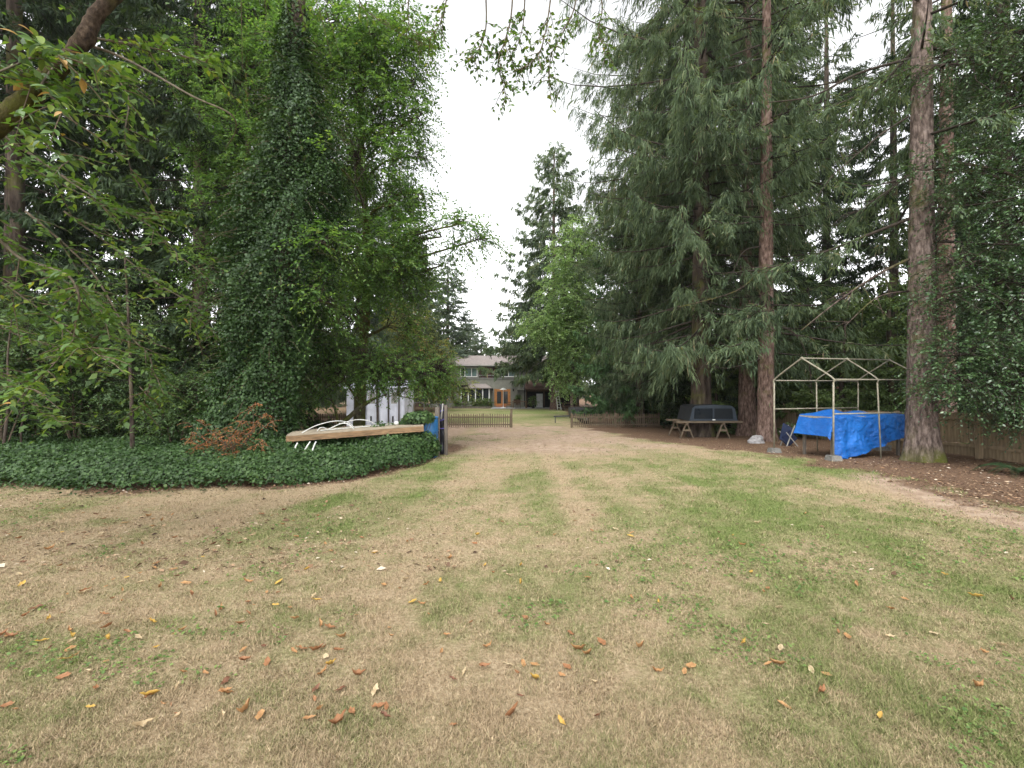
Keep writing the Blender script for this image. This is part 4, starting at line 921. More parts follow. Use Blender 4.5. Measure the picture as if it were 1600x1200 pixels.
# sword fern by the fence
def fern():
    g = ground_px(1592, 742); z = g1(g.x, g.y); t = thing('sword_fern', 'dark arching sword fern at the foot of the board fence', 'fern', (g.x, g.y, z)); tr = random.Random(3); r = rs(5)
    for i in range(17):
        a = i / 17 * 6.28 + tr.uniform(-.2, .2); L = tr.uniform(0.55, 0.8); up = tr.uniform(0.5, 0.85); n = 34
        s = np.linspace(0.05, 1, n); x = L * s * 0.9; zz = L * (up * s - (up + 0.15) * s ** 2.2 * 0.95) + 0.04
        O = np.stack([np.cos(a) * x, np.sin(a) * x, zz], -1); O2 = np.repeat(O, 2, 0); sg = np.tile([1., -1.], n)
        D = np.stack([-np.sin(a) * sg + 0.35 * math.cos(a), np.cos(a) * sg + 0.35 * math.sin(a), -0.25 + 0 * sg], -1); LL = 0.10 * np.sin(np.pi * (0.12 + 0.86 * np.repeat(s, 2))) + 0.008
        me = kite_mesh('frond', [kites(O2, D, np.tile([[0, 0, 1.]], (2 * n, 1)), LL, 0 * LL + 0.026, 0.05, r=r)]); mobj('frond', me, M['fern'], t)
fern()

# a far-off wood that closes the view behind the garden on both sides
def distant_wood():
    r = rs(951); n = 60000; s = r.integers(0, 5, n); u = r.uniform(0, 1, n); w_ = r.uniform(0, 1, n)
    x = np.select([s == 0, s == 1, s == 2, s == 3], [-75 + 60 * u, 8.5 + 70 * u, 24 + 10 * w_, -40 - 10 * w_], -18 + 34 * u)
    y = np.select([s == 0, s == 1, s == 2, s == 3], [46 + 12 * w_ + 0.25 * np.abs(x + 45), 44 + 14 * w_, 3 + 42 * u, 3 + 44 * u], 92 + 12 * w_)
    top = 5.5 + 9 * fbm(np.stack([x, y, 0 * x], -1), 0.14, 13, 3); z = gz(0, 60) + top * r.uniform(0, 1, n) ** 0.8
    P = np.stack([x, y, z], -1) + r.normal(0, 0.3, (n, 3)); k = fbm(P, 0.4, 44, 2) > 0.3; P = P[k]; n = len(P)
    D = r.normal(0, 1, (n, 3)); D[:, 2] -= 0.6; N = nrm(r.normal(0, 0.6, (n, 3)) + np.array([[0, -0.3, 0.7]])); L = r.uniform(0.5, 1.1, n)
    tint = np.clip(0.2 + 0.7 * fbm(P, 0.3, 46, 2) + r.normal(0, 0.15, n), 0, 1)
    o = mobj('distant_wood', kite_mesh('distant_wood', [kites(P, D, N, L, L * 0.5, tint=tint)]), M['needle_hazed']); kind(o, 'stuff'); tag(o, 'dense green wood far behind the garden closing the view', 'wood')
distant_wood()
# ------------------------------------------------------------------ house
HD = 54.0
def hx(px, d=HD): return WX(px, d)
def hz(py, d=HD): return WZ(py, d)
HG = gz(0, HD)
def wall_holes(mb, y, xs, zs, holes, thick=0.15):
    """wall slab in the x-z plane with rectangular openings cut through"""
    gx_ = sorted(set([xs[0], xs[1]] + [h[i] for h in holes for i in (0, 1)])); gz_ = sorted(set([zs[0], zs[1]] + [h[i] for h in holes for i in (2, 3)]))
    gx_ = [v for v in gx_ if xs[0] <= v <= xs[1]]; gz_ = [v for v in gz_ if zs[0] <= v <= zs[1]]
    for i in range(len(gx_) - 1):
        for k in range(len(gz_) - 1):
            cx, cz = (gx_[i] + gx_[i + 1]) / 2, (gz_[k] + gz_[k + 1]) / 2
            if any(h[0] < cx < h[1] and h[2] < cz < h[3] for h in holes): continue
            mb.add([(gx_[i], y, gz_[k]), (gx_[i + 1], y, gz_[k]), (gx_[i + 1], y, gz_[k + 1]), (gx_[i], y, gz_[k + 1])], [(0, 1, 2, 3)])
    for h in holes:
        x0, x1, z0, z1 = h
        mb.add([(x0, y, z0), (x1, y, z0), (x1, y, z1), (x0, y, z1), (x0, y + thick, z0), (x1, y + thick, z0), (x1, y + thick, z1), (x0, y + thick, z1)],
               [(0, 4, 5, 1), (1, 5, 6, 2), (2, 6, 7, 3), (3, 7, 4, 0)])
house = thing('house', 'long two-storey grey house with a hipped brown roof at the end of the lawn', 'house', (0, HD, HG))
XL, XR = hx(672), hx(905)
ZB, ZM, ZE = HG - 0.1, hz(591), hz(572.5)
WIN_U = [(hx(719), hx(746), hz(589), hz(574.3), (0.27, 0.66)), (hx(782), hx(807), hz(589), hz(574.3), (0.5,)), (hx(690), hx(706), hz(589), hz(574.3), (0.5,))]
BAYX = (hx(722), hx(766))
DOOR = (hx(772.5), hx(797.5), hz(633.5), hz(608))
mb = MB()
wall_holes(mb, HD, (XL, XR), (ZM, ZE), [w_[:4] for w_ in WIN_U]); mb.box(XL, XR, HD + 8, HD + 8.2, ZB, ZE); mb.box(XL, XL + .2, HD + .01, HD + 8, ZB, ZE); mb.box(XR - .2, XR, HD + .01, HD + 8, ZB, ZE)
mb.build('upper_wall', M['house_trim'], house)
mb = MB(); wall_holes(mb, HD - 0.05, (XL, XR), (ZB, ZM - 0.02), [DOOR]); mb.build('lower_wall', M['house_grey'], house)
bat = None; x = XL + 0.1
while x < XR:
    if not (DOOR[0] - 0.1 < x < DOOR[1] + 0.1) and x < hx(822) and x > hx(766):
        if bat is None: bat = MB().box(-0.022, 0.022, -0.03, 0.0, ZB - HG, ZM - 0.06 - HG); me = bpy.data.meshes.new('batten'); me.from_pydata(bat.v, [], bat.f); me.materials.append(M['house_grey'])
        link(bpy.data.objects.new('batten', me), house, Vector((x, -0.051, 0)))
    x += 0.31
MB().box(XL, XR, HD - 0.12, HD - 0.051, ZM - 0.10, ZM + 0.06).build('belt_board', M['house_trim'], house)
MB().box(XL + 0.3, XR - 0.3, HD + 0.5, HD + 0.7, ZB, ZE).build('dark_room_backing', M['dark'], house)  # near-black sheet stands in for the unlit rooms behind the windows
for (x0, x1, z0, z1, divs) in WIN_U:
    wv = MB(); f = 0.09
    wv.box(x0, x1, HD - 0.05, HD + 0.1, z0, z0 + f); wv.box(x0, x1, HD - 0.05, HD + 0.1, z1 - f, z1); wv.box(x0, x0 + f, HD - 0.048, HD + 0.1, z0 + f, z1 - f); wv.box(x1 - f, x1, HD - 0.048, HD + 0.1, z0 + f, z1 - f)
    for dv in divs: c = x0 + (x1 - x0) * dv; wv.box(c - 0.04, c + 0.04, HD - 0.045, HD + 0.1, z0 + f, z1 - f)
    fr = wv.build('window', M['white_paint'], house)
    e = [x0 + f] + [x0 + (x1 - x0) * d_ for d_ in divs] + [x1 - f]
    for i in range(len(e) - 1): MB().box(e[i] + 0.04, e[i + 1] - 0.04, HD + 0.05, HD + 0.065, z0 + f, z1 - f).build('pane', M['glass_pale' if i else 'glass'], fr)
# maroon panels with a diagonal brace between the upper windows
pan = MB().box(hx(748), hx(780.5), HD - 0.04, HD - 0.004, hz(590), hz(573.6)).build('panel', M['maroon'], house)
MB().bar((hx(750), HD - 0.07, hz(576)), (hx(779), HD - 0.07, hz(584.5)), 0.05, 0.17).build('brace', M['house_trim'], pan)
MB().box(hx(748.5), hx(780), HD - 0.095, HD - 0.041, hz(587.6), hz(585.6)).build('rail', M['house_trim'], pan)
for px in (747.5, 781): MB().box(hx(px) - 0.07, hx(px) + 0.07, HD - 0.10, HD - 0.042, hz(590), hz(573.5)).build('post', M['house_trim'], pan)
# hipped roof
EV = 0.55; rx0, rx1 = XL - EV, XR + EV; ry0, ry1 = HD - EV, HD + 8.2 + EV; zr = ZE + 1.55
rf = MB(); mid = (ry0 + ry1) / 2; hip = 3.2
V = [(rx0, ry0, ZE + .12), (rx1, ry0, ZE + .12), (rx1, ry1, ZE + .12), (rx0, ry1, ZE + .12), (rx0 + hip, mid, zr), (rx1 - hip, mid, zr)]
rf.add(V, [(0, 1, 5, 4), (1, 2, 5), (2, 3, 4, 5), (3, 0, 4)]); rf.add([(x, y, ZE + 0.02) for x, y, z in V[:4]], [(3, 2, 1, 0)])
roof = rf.build('roof', M['roof_shingle'], house)
mb = MB()
for k in range(1, 15):                                              # shingle courses as thin overlapping strips
    t = k / 15; y = ry0 + (mid - ry0) * t; z = ZE + .12 + (zr - ZE - .12) * t; xa = rx0 + hip * t; xb_ = rx1 - hip * t
    mb.add([(xa, y, z + 0.002), (xb_, y, z + 0.002), (xb_, y - 0.02, z + 0.03), (xa, y - 0.02, z + 0.03), (xb_, y + 0.25, z + 0.11), (xa, y + 0.25, z + 0.11)], [(0, 1, 2, 3), (3, 2, 4, 5)])
kind(mb.build('shingle_courses', M['roof_shingle'], roof), 'stuff')
MB().box(rx0, rx1, ry0 - 0.03, ry0 - 0.002, ZE - 0.06, ZE + 0.14).build('fascia', M['house_trim'], roof)
mb = MB(); mb.tube([(rx0, ry0 - 0.09, ZE + 0.08), (rx1, ry0 - 0.09, ZE + 0.08)], 0.06, 8); mb.build('gutter', M['house_pale'], roof)
MB().box(hx(753), hx(756), mid - 0.2, mid + 0.2, zr - 0.05, zr + 0.22).build('roof_vent', M['white_paint'], roof)
# bay window with its own little roof
by0 = HD - 1.0; bz0, bz1 = hz(627.5), hz(607.5)
mb = MB(); mb.box(BAYX[0], BAYX[1], by0, HD - 0.052, ZB, bz0); mb.box(BAYX[0], BAYX[1], by0, HD - 0.052, bz1, bz1 + 0.12); bay = mb.build('bay', M['house_pale'], house)
for i, px in enumerate((722, 733, 744, 755, 765)):
    MB().box(hx(px) - 0.06, hx(px) + 0.06, by0 - 0.02, by0 + 0.1, bz0, bz1).build('window_post', M['white_paint'], bay)
for a_, b_ in ((722, 733), (733, 744), (744, 755), (755, 765)):
    MB().box(hx(a_) + 0.07, hx(b_) - 0.07, by0 + 0.03, by0 + 0.05, bz0, bz1).build('pane', M['glass'], bay)
mb = MB(); mb.add([(BAYX[0] - .2, by0 - .25, bz1 + .12), (BAYX[1] + .2, by0 - .25, bz1 + .12), (BAYX[1] - .5, HD - .052, hz(599.5)), (BAYX[0] - .2, HD - .052, hz(599.5)), (BAYX[1] + .2, HD - .052, bz1 + .12)], [(0, 1, 2, 3), (1, 4, 2)])
mb.box(BAYX[0] - .2, BAYX[1] + .2, by0 - .24, HD - 0.053, bz1 + .04, bz1 + .118); mb.build('bay_roof', M['roof_shingle'], bay)
# french doors
x0, x1, z0, z1 = DOOR; yd = HD - 0.05
mb = MB(); mb.box(x0, x0 + .16, yd - .06, yd + .1, z0, z1); mb.box(x1 - .16, x1, yd - .06, yd + .1, z0, z1); mb.box(x0 + .16, x1 - .16, yd - .058, yd + .1, z1 - .13, z1); door = mb.build('french_door', M['wood_orange'], house)
xm = (x0 + x1) / 2
for xa, xb_ in ((x0 + .17, xm - 0.005), (xm + 0.005, x1 - .17)):
    l_ = MB(); s_ = 0.13
    l_.box(xa, xa + s_, yd - .03, yd + .04, z0, z1 - .14); l_.box(xb_ - s_, xb_, yd - .03, yd + .04, z0, z1 - .14); l_.box(xa + s_, xb_ - s_, yd - .028, yd + .04, z0, z0 + .22); l_.box(xa + s_, xb_ - s_, yd - .028, yd + .04, z1 - .27, z1 - .14)
    l_.build('door_leaf', M['wood_orange'], door); MB().box(xa + s_, xb_ - s_, yd, yd + .012, z0 + .22, z1 - .27).build('pane', M['glass'], door)
MB().box(x0 + .2, x1 - .5, HD - .75, HD - .06, HG - .02, z0 - .0).build('step', M['terracotta'], house)
for px, py in ((769.5, 608.5), (802, 609.5)): MB().box(hx(px) - .07, hx(px) + .07, HD - .2, HD - .052, hz(py) - .14, hz(py) + .14).build('wall_lamp', M['dark'], house)
MB().box(hx(808), hx(818.5), HD - .25, HD - .052, hz(611), hz(610)).build('bracket_shelf', M['dark'], house)
mb = MB(); mb.tube([(hx(819.5), HD - .12, hz(634)), (hx(819.5), HD - .12, hz(592))], .05, 8); mb.build('downpipe', M['dark'], house)

# covered porch beside the house
AY = 51.2; porch = thing('porch', 'low open porch with a brown shingled roof beside the grey house', 'porch', (hx(850, AY), AY, gz(0, AY)))
ax0, ax1 = hx(821, AY), hx(905, AY); az0, az1 = hz(607.5, AY), hz(593, HD - .4)
mb = MB(); mb.add([(ax0, AY - .2, az0), (ax1, AY - .2, az0), (ax1, HD - .13, az1), (ax0, HD - .13, az1), (ax0, AY - .2, az0 - .1), (ax1, AY - .2, az0 - .1), (ax1, HD - .13, az0 - .1), (ax0, HD - .13, az0 - .1)], [(0, 1, 2, 3), (4, 7, 6, 5), (0, 4, 5, 1), (0, 3, 7, 4), (1, 5, 6, 2)])
proof = mb.build('porch_roof', M['roof_brown'], porch)
mb = MB()
for k in range(1, 7):
    t = k / 7; y = AY - .2 + (HD - .13 - AY + .2) * t; z = az0 + (az1 - az0) * t; mb.add([(ax0, y, z + .003), (ax1, y, z + .003), (ax1, y - .02, z + .04), (ax0, y - .02, z + .04), (ax1, y + .3, z + .2), (ax0, y + .3, z + .2)], [(0, 1, 2, 3), (3, 2, 4, 5)])
kind(mb.build('shingle_courses', M['roof_brown'], proof), 'stuff')
for px in (822.5, 850, 876, 903): MB().bar((hx(px, AY), AY, gz(0, AY) - .05), (hx(px, AY), AY, az0 - .1), .12, .12).build('post', M['wood_brown'], porch)
MB().box(ax0 + .05, ax1, AY - .05, AY + .05, az0 - .3, az0 - .1).build('beam', M['wood_brown'], porch)
MB().box(hx(822, 53), ax1, HD - .4, HD - .14, gz(0, AY) - .05, az0 - .1).build('porch_shade_sheet', M['dark'], porch)  # near-black sheet before the house wall: porch shade put into the colour
t = thing('refrigerator', 'tall white refrigerator standing in the dark porch', 'refrigerator', (hx(843, 52.3), 52.3, gz(0, 52)))
fx0, fx1 = hx(838.5, 52.3), hx(848, 52.3); fz0, fz1 = gz(0, 52) - 0.02, hz(615.3, 52.3)
MB().box(fx0, fx1, 52.3, 52.95, fz0, fz1).build('cabinet', M['white_paint'], t); MB().box(fx0 + .01, fx1 - .01, 52.25, 52.298, fz0 + .08, fz1 - .55).build('door', M['white_paint'], t); MB().box(fx0 + .01, fx1 - .01, 52.25, 52.298, fz1 - .53, fz1 - .01).build('door', M['white_paint'], t)
MB().bar((fx1 - .08, 52.23, fz0 + .6), (fx1 - .08, 52.23, fz1 - .7), .03, .04).build('handle', M['house_trim'], t)

# patio, planter bed and garden furniture
mb = MB(); mb.box(hx(768, 51), hx(880, 51), 49.6, HD - .8, -0.66, -0.555); kind(mb.build('patio', M['paving'], None), 'structure')
pl = thing('planter_bed', 'long low planter full of green shrubs beneath the bay window', 'planter', (hx(738, 51), 51, gz(0, 51)))
px0, px1, py0, py1 = hx(708, 51), hx(768, 51) - .1, 50.2, 51.8; pz = gz(0, 51)
mb = MB(); mb.box(px0, px1, py0, py0 + .12, pz - .05, pz + .22); mb.box(px0, px1, py1 - .12, py1, pz - .05, pz + .22); mb.box(px0, px0 + .12, py0 + .12, py1 - .12, pz - .05, pz + .218); mb.box(px1 - .12, px1, py0 + .12, py1 - .12, pz - .05, pz + .218); mb.build('border', M['wood_weathered'], pl)
MB().box(px0 + .12, px1 - .12, py0 + .12, py1 - .12, pz - .05, pz + .16).build('earth', M['wood_brown'], pl)
def bushlet(label, px, d, h, rx, leaf, seed, zb=None, n=170, name='garden_shrub', ll=0.12):
    r = rs(seed); x = WX(px, d); z = g1(x, d) if zb is None else zb
    t = thing(name, label, 'shrub', (x, d, z)); P, u, B = blob_points(r, [(0, 0, h * .6, rx, rx * .8, h * .42), (rx * .3, 0, h * .4, rx * .7, rx * .7, h * .35), (-rx * .3, 0, h * .4, rx * .7, rx * .7, h * .35)], n, .5, .3, 2, seed)
    lv, tw = sprays(r, P, u + r.normal(0, .3, u.shape), r.uniform(.2, .4, len(P)), 9, ll, ll * .5, .2); mobj('foliage', kite_mesh('foliage', [lv]), M[leaf], t)
    A = np.tile([[0, 0, -0.03]], (len(P), 1)); mobj('stems', stick_mesh('stems', tw + [prisms(A, P, .012, .006)]), M['twig'], t); return t
for i, (px, h, lf, lb) in enumerate([(714, 1.0, 'leaf_garden', 'pale green shrub at the outer end of the low planter'), (726, 1.1, 'leaf_apple', 'mid green shrub, second from the outer end of the low planter'), (740, 1.0, 'leaf_garden', 'light green shrub in the middle of the low planter'), (752, 0.95, 'leaf_cut', 'clipped green shrub in the low planter, second from the patio'), (762, 0.95, 'leaf_apple', 'clipped dark green shrub of the low planter right beside the patio')]):
    bushlet(lb, px, 51, h, 0.55, 'leaf_garden' if lf == 'leaf_cut' else lf, 800 + i, pz + .12)
um = thing('parasol', 'white patio parasol on a slim white pole before the french doors', 'parasol', (hx(786.3, 51), 51, -0.555))
mb = MB(); mb.lathe([(.3, 0), (.3, .05), (.06, .1), (.03, .14)], (hx(786.3, 51), 51, -0.557), 16); mb.build('base', M['white_paint'], um)
mb = MB(); mb.tube([(hx(786.3, 51), 51, -0.45), (hx(786.3, 51), 51, hz(606.8, 51))], .03, 8); mb.build('pole', M['white_paint'], um)
mb = MB(); mb.lathe([(.42, -.02), (.36, .03), (.2, .12), (.02, .2)], (hx(786.3, 51), 51, hz(608.8, 51)), 8); mb.build('canopy', M['white_paint'], um)
PZ = -0.555
tb = thing('patio_table', 'long pale wooden dining table on the patio', 'table', (hx(811, 50.8), 50.8, PZ))
tx0, tx1 = hx(800, 50.8), hx(823, 50.8); MB().box(tx0, tx1, 50.35, 51.3, PZ + .70, PZ + .75).build('table_top', M['wood_beam'], tb)
for x in (tx0 + .1, tx1 - .1):
    for y in (50.45, 51.2): MB().bar((x, y, PZ), (x, y, PZ + .7), .08, .08).build('leg', M['wood_beam'], tb)
def chair_proto():
    p = {}
    def me(nm, mb):
        m = bpy.data.meshes.new(nm); m.from_pydata(mb.v, [], mb.f); m.materials.append(M['wood_brown']); return m
    p = [('seat', me('seat', MB().box(-.26, .26, -.26, .26, .40, .45))), ('backrest', me('backrest', MB().box(-.26, .26, .22, .27, .52, .98)))]
    for sx in (-.23, .23):
        p.append(('leg', me('leg', MB().bar((sx, -.22, 0), (sx, -.22, .40), .05, .05)))); p.append(('leg', me('leg', MB().bar((sx, .245, 0), (sx, .26, .98), .05, .045)))); p.append(('armrest', me('armrest', MB().box(sx - .03, sx + .03, -.26, .22, .62, .66))))
    return p
CP = chair_proto()
def chair(label, x, y, z, rz):
    t = thing('patio_chair', label, 'chair', (x, y, z), 'dark chairs round the patio table', rz)
    for nm, me in CP: link(bpy.data.objects.new(nm, me), t)
chair('dark wooden patio chair at the table end beside the parasol', hx(795.5, 50.6), 50.6, PZ, 1.6)
chair('dark wooden patio chair on the lawn side of the table, back to the lawn', hx(809.5, 50), 49.95, PZ, math.pi)
chair('dark wooden patio chair at the table end beside the porch', hx(826.5, 50.7), 50.7, PZ, -1.6)
chair('dark wooden patio chair on the house side of the table', hx(806, 51.8), 51.75, PZ, 0)
def potted(label, x, y, z, h, rx, leaf, seed):
    t = thing('potted_plant', label, 'plant', (x, y, z)); mb = MB(); mb.lathe([(.14, 0), (.2, .3), (.22, .3), (.22, .34), (.18, .34), (.17, .3)], (x, y, z), 14); mb.build('pot', M['dark'], t)
    r = rs(seed); P, u, B = blob_points(r, [(0, 0, .34 + h * .5, rx, rx, h * .5)], 130, .5, .2, 2, seed); lv, tw = sprays(r, P, u, r.uniform(.15, .3, len(P)), 8, .12, .05, .3)
    mobj('foliage', kite_mesh('foliage', [lv]), M[leaf], t); mobj('stems', stick_mesh('stems', [prisms(np.tile([[0, 0, .3]], (len(P), 1)), P, .01, .005)]), M['twig'], t)
potted('small bushy plant in a pot on the patio table', hx(810, 50.9), 50.9, PZ + .75, .28, .22, 'leaf_apple', 831)
potted('big pale green potted plant at the porch corner', hx(833.5, 50.4), 50.4, PZ, .95, .5, 'leaf_lime', 832)
# things in the shade right of the patio
ld = thing('ladder', 'narrow white ladder leaning on the lone spruce', 'ladder', (hx(873, 46.6), 46.6, gz(0, 46.6)))
for s in (-.17, .17): MB().bar((hx(874, 46.6) + s, 46.55, gz(0, 46.6) - .02), (hx(870, 46.8) + s * .8, 46.95, gz(0, 46.6) + 2.1), .04, .06).build('stile', M['white_paint'], ld)
for k in range(7):
    f = .12 + k * .13; c = Vector((hx(874, 46.6), 46.55, gz(0, 46.6))).lerp(Vector((hx(870, 46.8), 46.95, gz(0, 46.6) + 2.1)), f); MB().bar(c - Vector((.16, 0, 0)), c + Vector((.16, 0, 0)), .03, .03).build('rung', M['white_paint'], ld)
def cart(label, px, d, w_, col, wheels):
    x = WX(px, d); z = g1(x, d); t = thing('utility_trailer', label, 'trailer', (x, d, z))
    MB().box(x - w_ / 2, x + w_ / 2, d - .6, d + .6, z + .45, z + .52).build('bed', M['wood_brown'], t)
    for s in (-1, 1): MB().box(x - w_ / 2, x + w_ / 2, d + s * .6 - .02, d + s * .6 + .02, z + .521, z + .95).build('side_board', M[col], t)
    for s in (-1, 1): MB().box(x + s * w_ / 2 - .02, x + s * w_ / 2 + .02, d - .578, d + .578, z + .522, z + .93).build('end_board', M[col], t)
    for s in (-1, 1):
        mb = MB(); mb.tube([(x, d + s * .68 - .07, z + .29), (x, d + s * .68 + .07, z + .29)], .29, 16); wh = mb.build('wheel', M['dark'], t); mb = MB(); mb.tube([(x, d + s * .68 - .075, z + .29), (x, d + s * .68 + .075, z + .29)], .13, 12); mb.build('rim', M['house_pale'], wh)
    MB().bar((x - w_ / 2, d, z + .44), (x - w_ / 2 - 1.0, d, z + .40), .07, .07).build('drawbar', M['steel_dark'], t); MB().bar((x - w_ / 2 - .9, d, z), (x - w_ / 2 - .9, d, z + .42), .05, .05).build('prop_stand', M['steel_dark'], t)
cart('dark utility trailer parked in the shade behind the short picket fence', 912, 28, 1.7, 'steel_dark', 2)
pt = thing('picnic_table', 'dark picnic table in shade beside the lone spruce', 'table', (hx(890, 45), 45, gz(0, 45)))
zt = gz(0, 45); xt = hx(890, 45); MB().box(xt - .9, xt + .9, 44.6, 45.4, zt + .71, zt + .76).build('table_top', M['wood_brown'], pt)
for s in (-1, 1): MB().box(xt - .9, xt + .9, 45 + s * .75 - .14, 45 + s * .75 + .14, zt + .42, zt + .46).build('bench', M['wood_brown'], pt)
for sx in (-.65, .65):
    for s in (-1, 1): MB().bar((xt + sx, 45 + s * .65, zt - .02), (xt + sx, 45 + s * .2, zt + .71), .09, .04).build('leg', M['wood_brown'], pt)
    MB().bar((xt + sx + .05, 44.13, zt + .40), (xt + sx + .05, 45.87, zt + .40), .04, .09).build('cross_bar', M['wood_brown'], pt)

# ------------------------------------------------------------------ picket fences
pk_v = [(-.026, 0, 0), (.026, 0, 0), (.026, 0, .67), (0, 0, .72), (-.026, 0, .67)]
pk = bpy.data.meshes.new('picket'); pk.from_pydata([(x, -.01, z) for x, y, z in pk_v] + [(x, .01, z) for x, y, z in pk_v], [], [(0, 1, 2, 3, 4), (9, 8, 7, 6, 5)] + [(i, i + 5, (i + 1) % 5 + 5, (i + 1) % 5) for i in range(5)]); pk.materials.append(M['wood_picket'])
def picket_fence(label, a, b, sp=0.115, end_post=True, h=1.0, start_post=True):
    a, b = Vector(a), Vector(b); L = (b - a).length; d = (b - a).normalized(); nrm_ = Vector((d.y, -d.x, 0)); ang = math.atan2(d.y, d.x)
    t = thing('picket_fence', label, 'fence', (a.x, a.y, g1(a.x, a.y)), 'low picket fences across the lawn')
    n = int(L / sp)
    for i in range(n):
        p = a + d * (i + .5) * sp; z = g1(p.x, p.y) + random.uniform(.02, .05)
        o = bpy.data.objects.new('picket', pk); link(o, t, Vector((p.x, p.y, z)) - WLOC[t.name] + nrm_ * .03); o.rotation_euler = (random.uniform(-.03, .03), random.uniform(-.03, .03), ang); o.scale = (random.uniform(.9, 1.08), 1, random.uniform(.97, 1.03))
    for hz_ in (.16, .56): MB().bar((a.x, a.y, g1(a.x, a.y) + hz_), (b.x, b.y, g1(b.x, b.y) + hz_), .035, .07).build('rail', M['wood_picket'], t)
    k = max(1, round(L / 2.4))
    for i in range(k + 1):
        if i == 0 and not start_post: continue
        p = a.lerp(b, i / k); big = (i == k and end_post); MB().bar((p.x - nrm_.x * .06, p.y - nrm_.y * .06, g1(p.x, p.y) - .1), (p.x - nrm_.x * .06, p.y - nrm_.y * .06, g1(p.x, p.y) + (h if big else .78)), .12 if big else .08, .12 if big else .08).build('post', M['wood_picket'], t)
FD = 24.3
picket_fence('picket fence run ending in a tall square post before the house lawn', (WX(694, FD), FD, 0), (WX(799, FD), FD, 0))
picket_fence('picket fence run in the shade of the weeping spruces', (WX(893, FD), FD - .1, 0), (WX(1030, FD + .6), FD + .6, 0), end_post=False)
picket_fence('picket fence run glimpsed behind the old apple tree and shed', (WX(415, FD), FD + .5, 0), (WX(640, FD), FD + .1, 0), end_post=False)
picket_fence('picket fence run deep behind the ivy-clad trunk', (WX(250, FD), FD + .9, 0), (WX(405, FD), FD + .5, 0), end_post=False)

# ------------------------------------------------------------------ white shed on the left
SD = 18.6; sx0, sx1 = WX(541, SD), WX(632, SD); sz0 = g1((sx0 + sx1) / 2, SD) - .03; sz1 = WZ(607, SD)
sh = thing('garden_shed', 'white panelled garden shed with dark posts behind the apple tree', 'shed', ((sx0 + sx1) / 2, SD, sz0))
MB().box(sx0, sx1, SD + .03, SD + 1.8, sz0, sz1).build('body', M['shed_white'], sh)
edges = [sx0, WX(554.5, SD), WX(572, SD), WX(590, SD), WX(607.5, SD), WX(624, SD), sx1]
for i in range(len(edges) - 1):
    pn = MB().box(edges[i] + .025, edges[i + 1] - .025, SD - .01, SD + .028, sz0 + .03, sz1 - .04).build('panel', M['shed_white'], sh)
    if i in (2, 4):
        xa, xb_ = edges[i] + .1, edges[i + 1] - .1; za, zb = sz1 - .62, sz1 - .22; c = (xa + xb_) / 2; rr_ = (xb_ - xa) / 2
        V = [(xa, za), (xb_, za), (xb_, zb)] + [(c + rr_ * math.cos(t_), zb + rr_ * .8 * math.sin(t_)) for t_ in (0.5, 1.05, 1.57, 2.1, 2.64)] + [(xa, zb)]
        mb = MB(); mb.add([(x, SD - .016, z) for x, z in V], [tuple(range(len(V)))]); mb.build('arched_window', M['house_pale'], pn)
        MB().box(xb_ - .18, xb_ - .14, SD - .06, SD - .011, sz0 + .62, sz0 + .86).build('handle', M['dark'], pn)
for i, x in enumerate(edges[1:-1]):
    wd = [.03, .075, .085, .045, .045][i]; lean = [0, .05, -.02, 0, 0][i]
    MB().bar((x - lean * 2, SD - .08, sz0 - .02), (x, SD - .06, sz1 - .02), wd, .05, up=(0, 1, 0)).build('batten_post', M['shed_gap'], sh)
mb = MB(); mb.add([(sx0 - .12, SD - .15, sz1), (sx1 + .12, SD - .15, sz1), (sx1 + .12, SD + 1.95, sz1 + .3), (sx0 - .12, SD + 1.95, sz1 + .3), (sx0 - .12, SD - .15, sz1 + .06), (sx1 + .12, SD - .15, sz1 + .06), (sx1 + .12, SD + 1.95, sz1 + .36), (sx0 - .12, SD + 1.95, sz1 + .36)], [(3, 2, 1, 0), (4, 5, 6, 7), (0, 1, 5, 4), (1, 2, 6, 5), (2, 3, 7, 6), (3, 0, 4, 7)]); mb.build('roof', M['shed_white'], sh)

# ------------------------------------------------------------------ timber platform in the ivy with white hoops
A_ = W(447, 682, 10.0); B_ = W(662, 666, 10.9); dirp = (B_ - A_).normalized(); bk = Vector((-dirp.y, dirp.x, 0)).normalized()
pf = thing('timber_platform', 'low slanting timber platform with pale deck boards propped over the ivy', 'platform', ((A_.x + B_.x) / 2, 10.8, g1(-3.5, 10.8)))
dn = Vector((0, 0, -.06))
MB().bar(A_ + dn, B_ + dn, .05, .12).build('rim_beam', M['wood_beam'], pf)
MB().bar(A_ + dn + bk * 1.25, B_ + dn + bk * 1.25, .05, .12).build('rim_beam', M['wood_beam'], pf)
nb = 9
for i in range(nb):
    o = bk * (.04 + i * 1.21 / nb + .06); MB().bar(A_ + o + Vector((0, 0, .014)), B_ + o + Vector((0, 0, .014)), 1.21 / nb - .012, .026).build('plank', M['wood_plank'], pf)
for f in (.04, .35, .68, .97): p = A_.lerp(B_, f); MB().bar(p + bk * .03 + Vector((0, 0, -.08)), p + bk * 1.22 + Vector((0, 0, -.08)), .05, .13).build('joist', M['wood_beam'], pf)
for f, w2 in ((.56, .62), (.80, .18)):
    p = A_.lerp(B_, f) + bk * .25 + Vector((0, 0, -.21)); MB().bar(p, p + dirp * (.95 if w2 > .5 else .3), .09, .10).build('bearer', M['wood_plank'], pf)
for f in (.12, .9):
    for q in (.3, .95):
        p = A_.lerp(B_, f) + bk * q; MB().bar((p.x, p.y, g1(p.x, p.y) - .05), (p.x, p.y, p.z - .15), .09, .09).build('leg', M['wood_weathered'], pf)
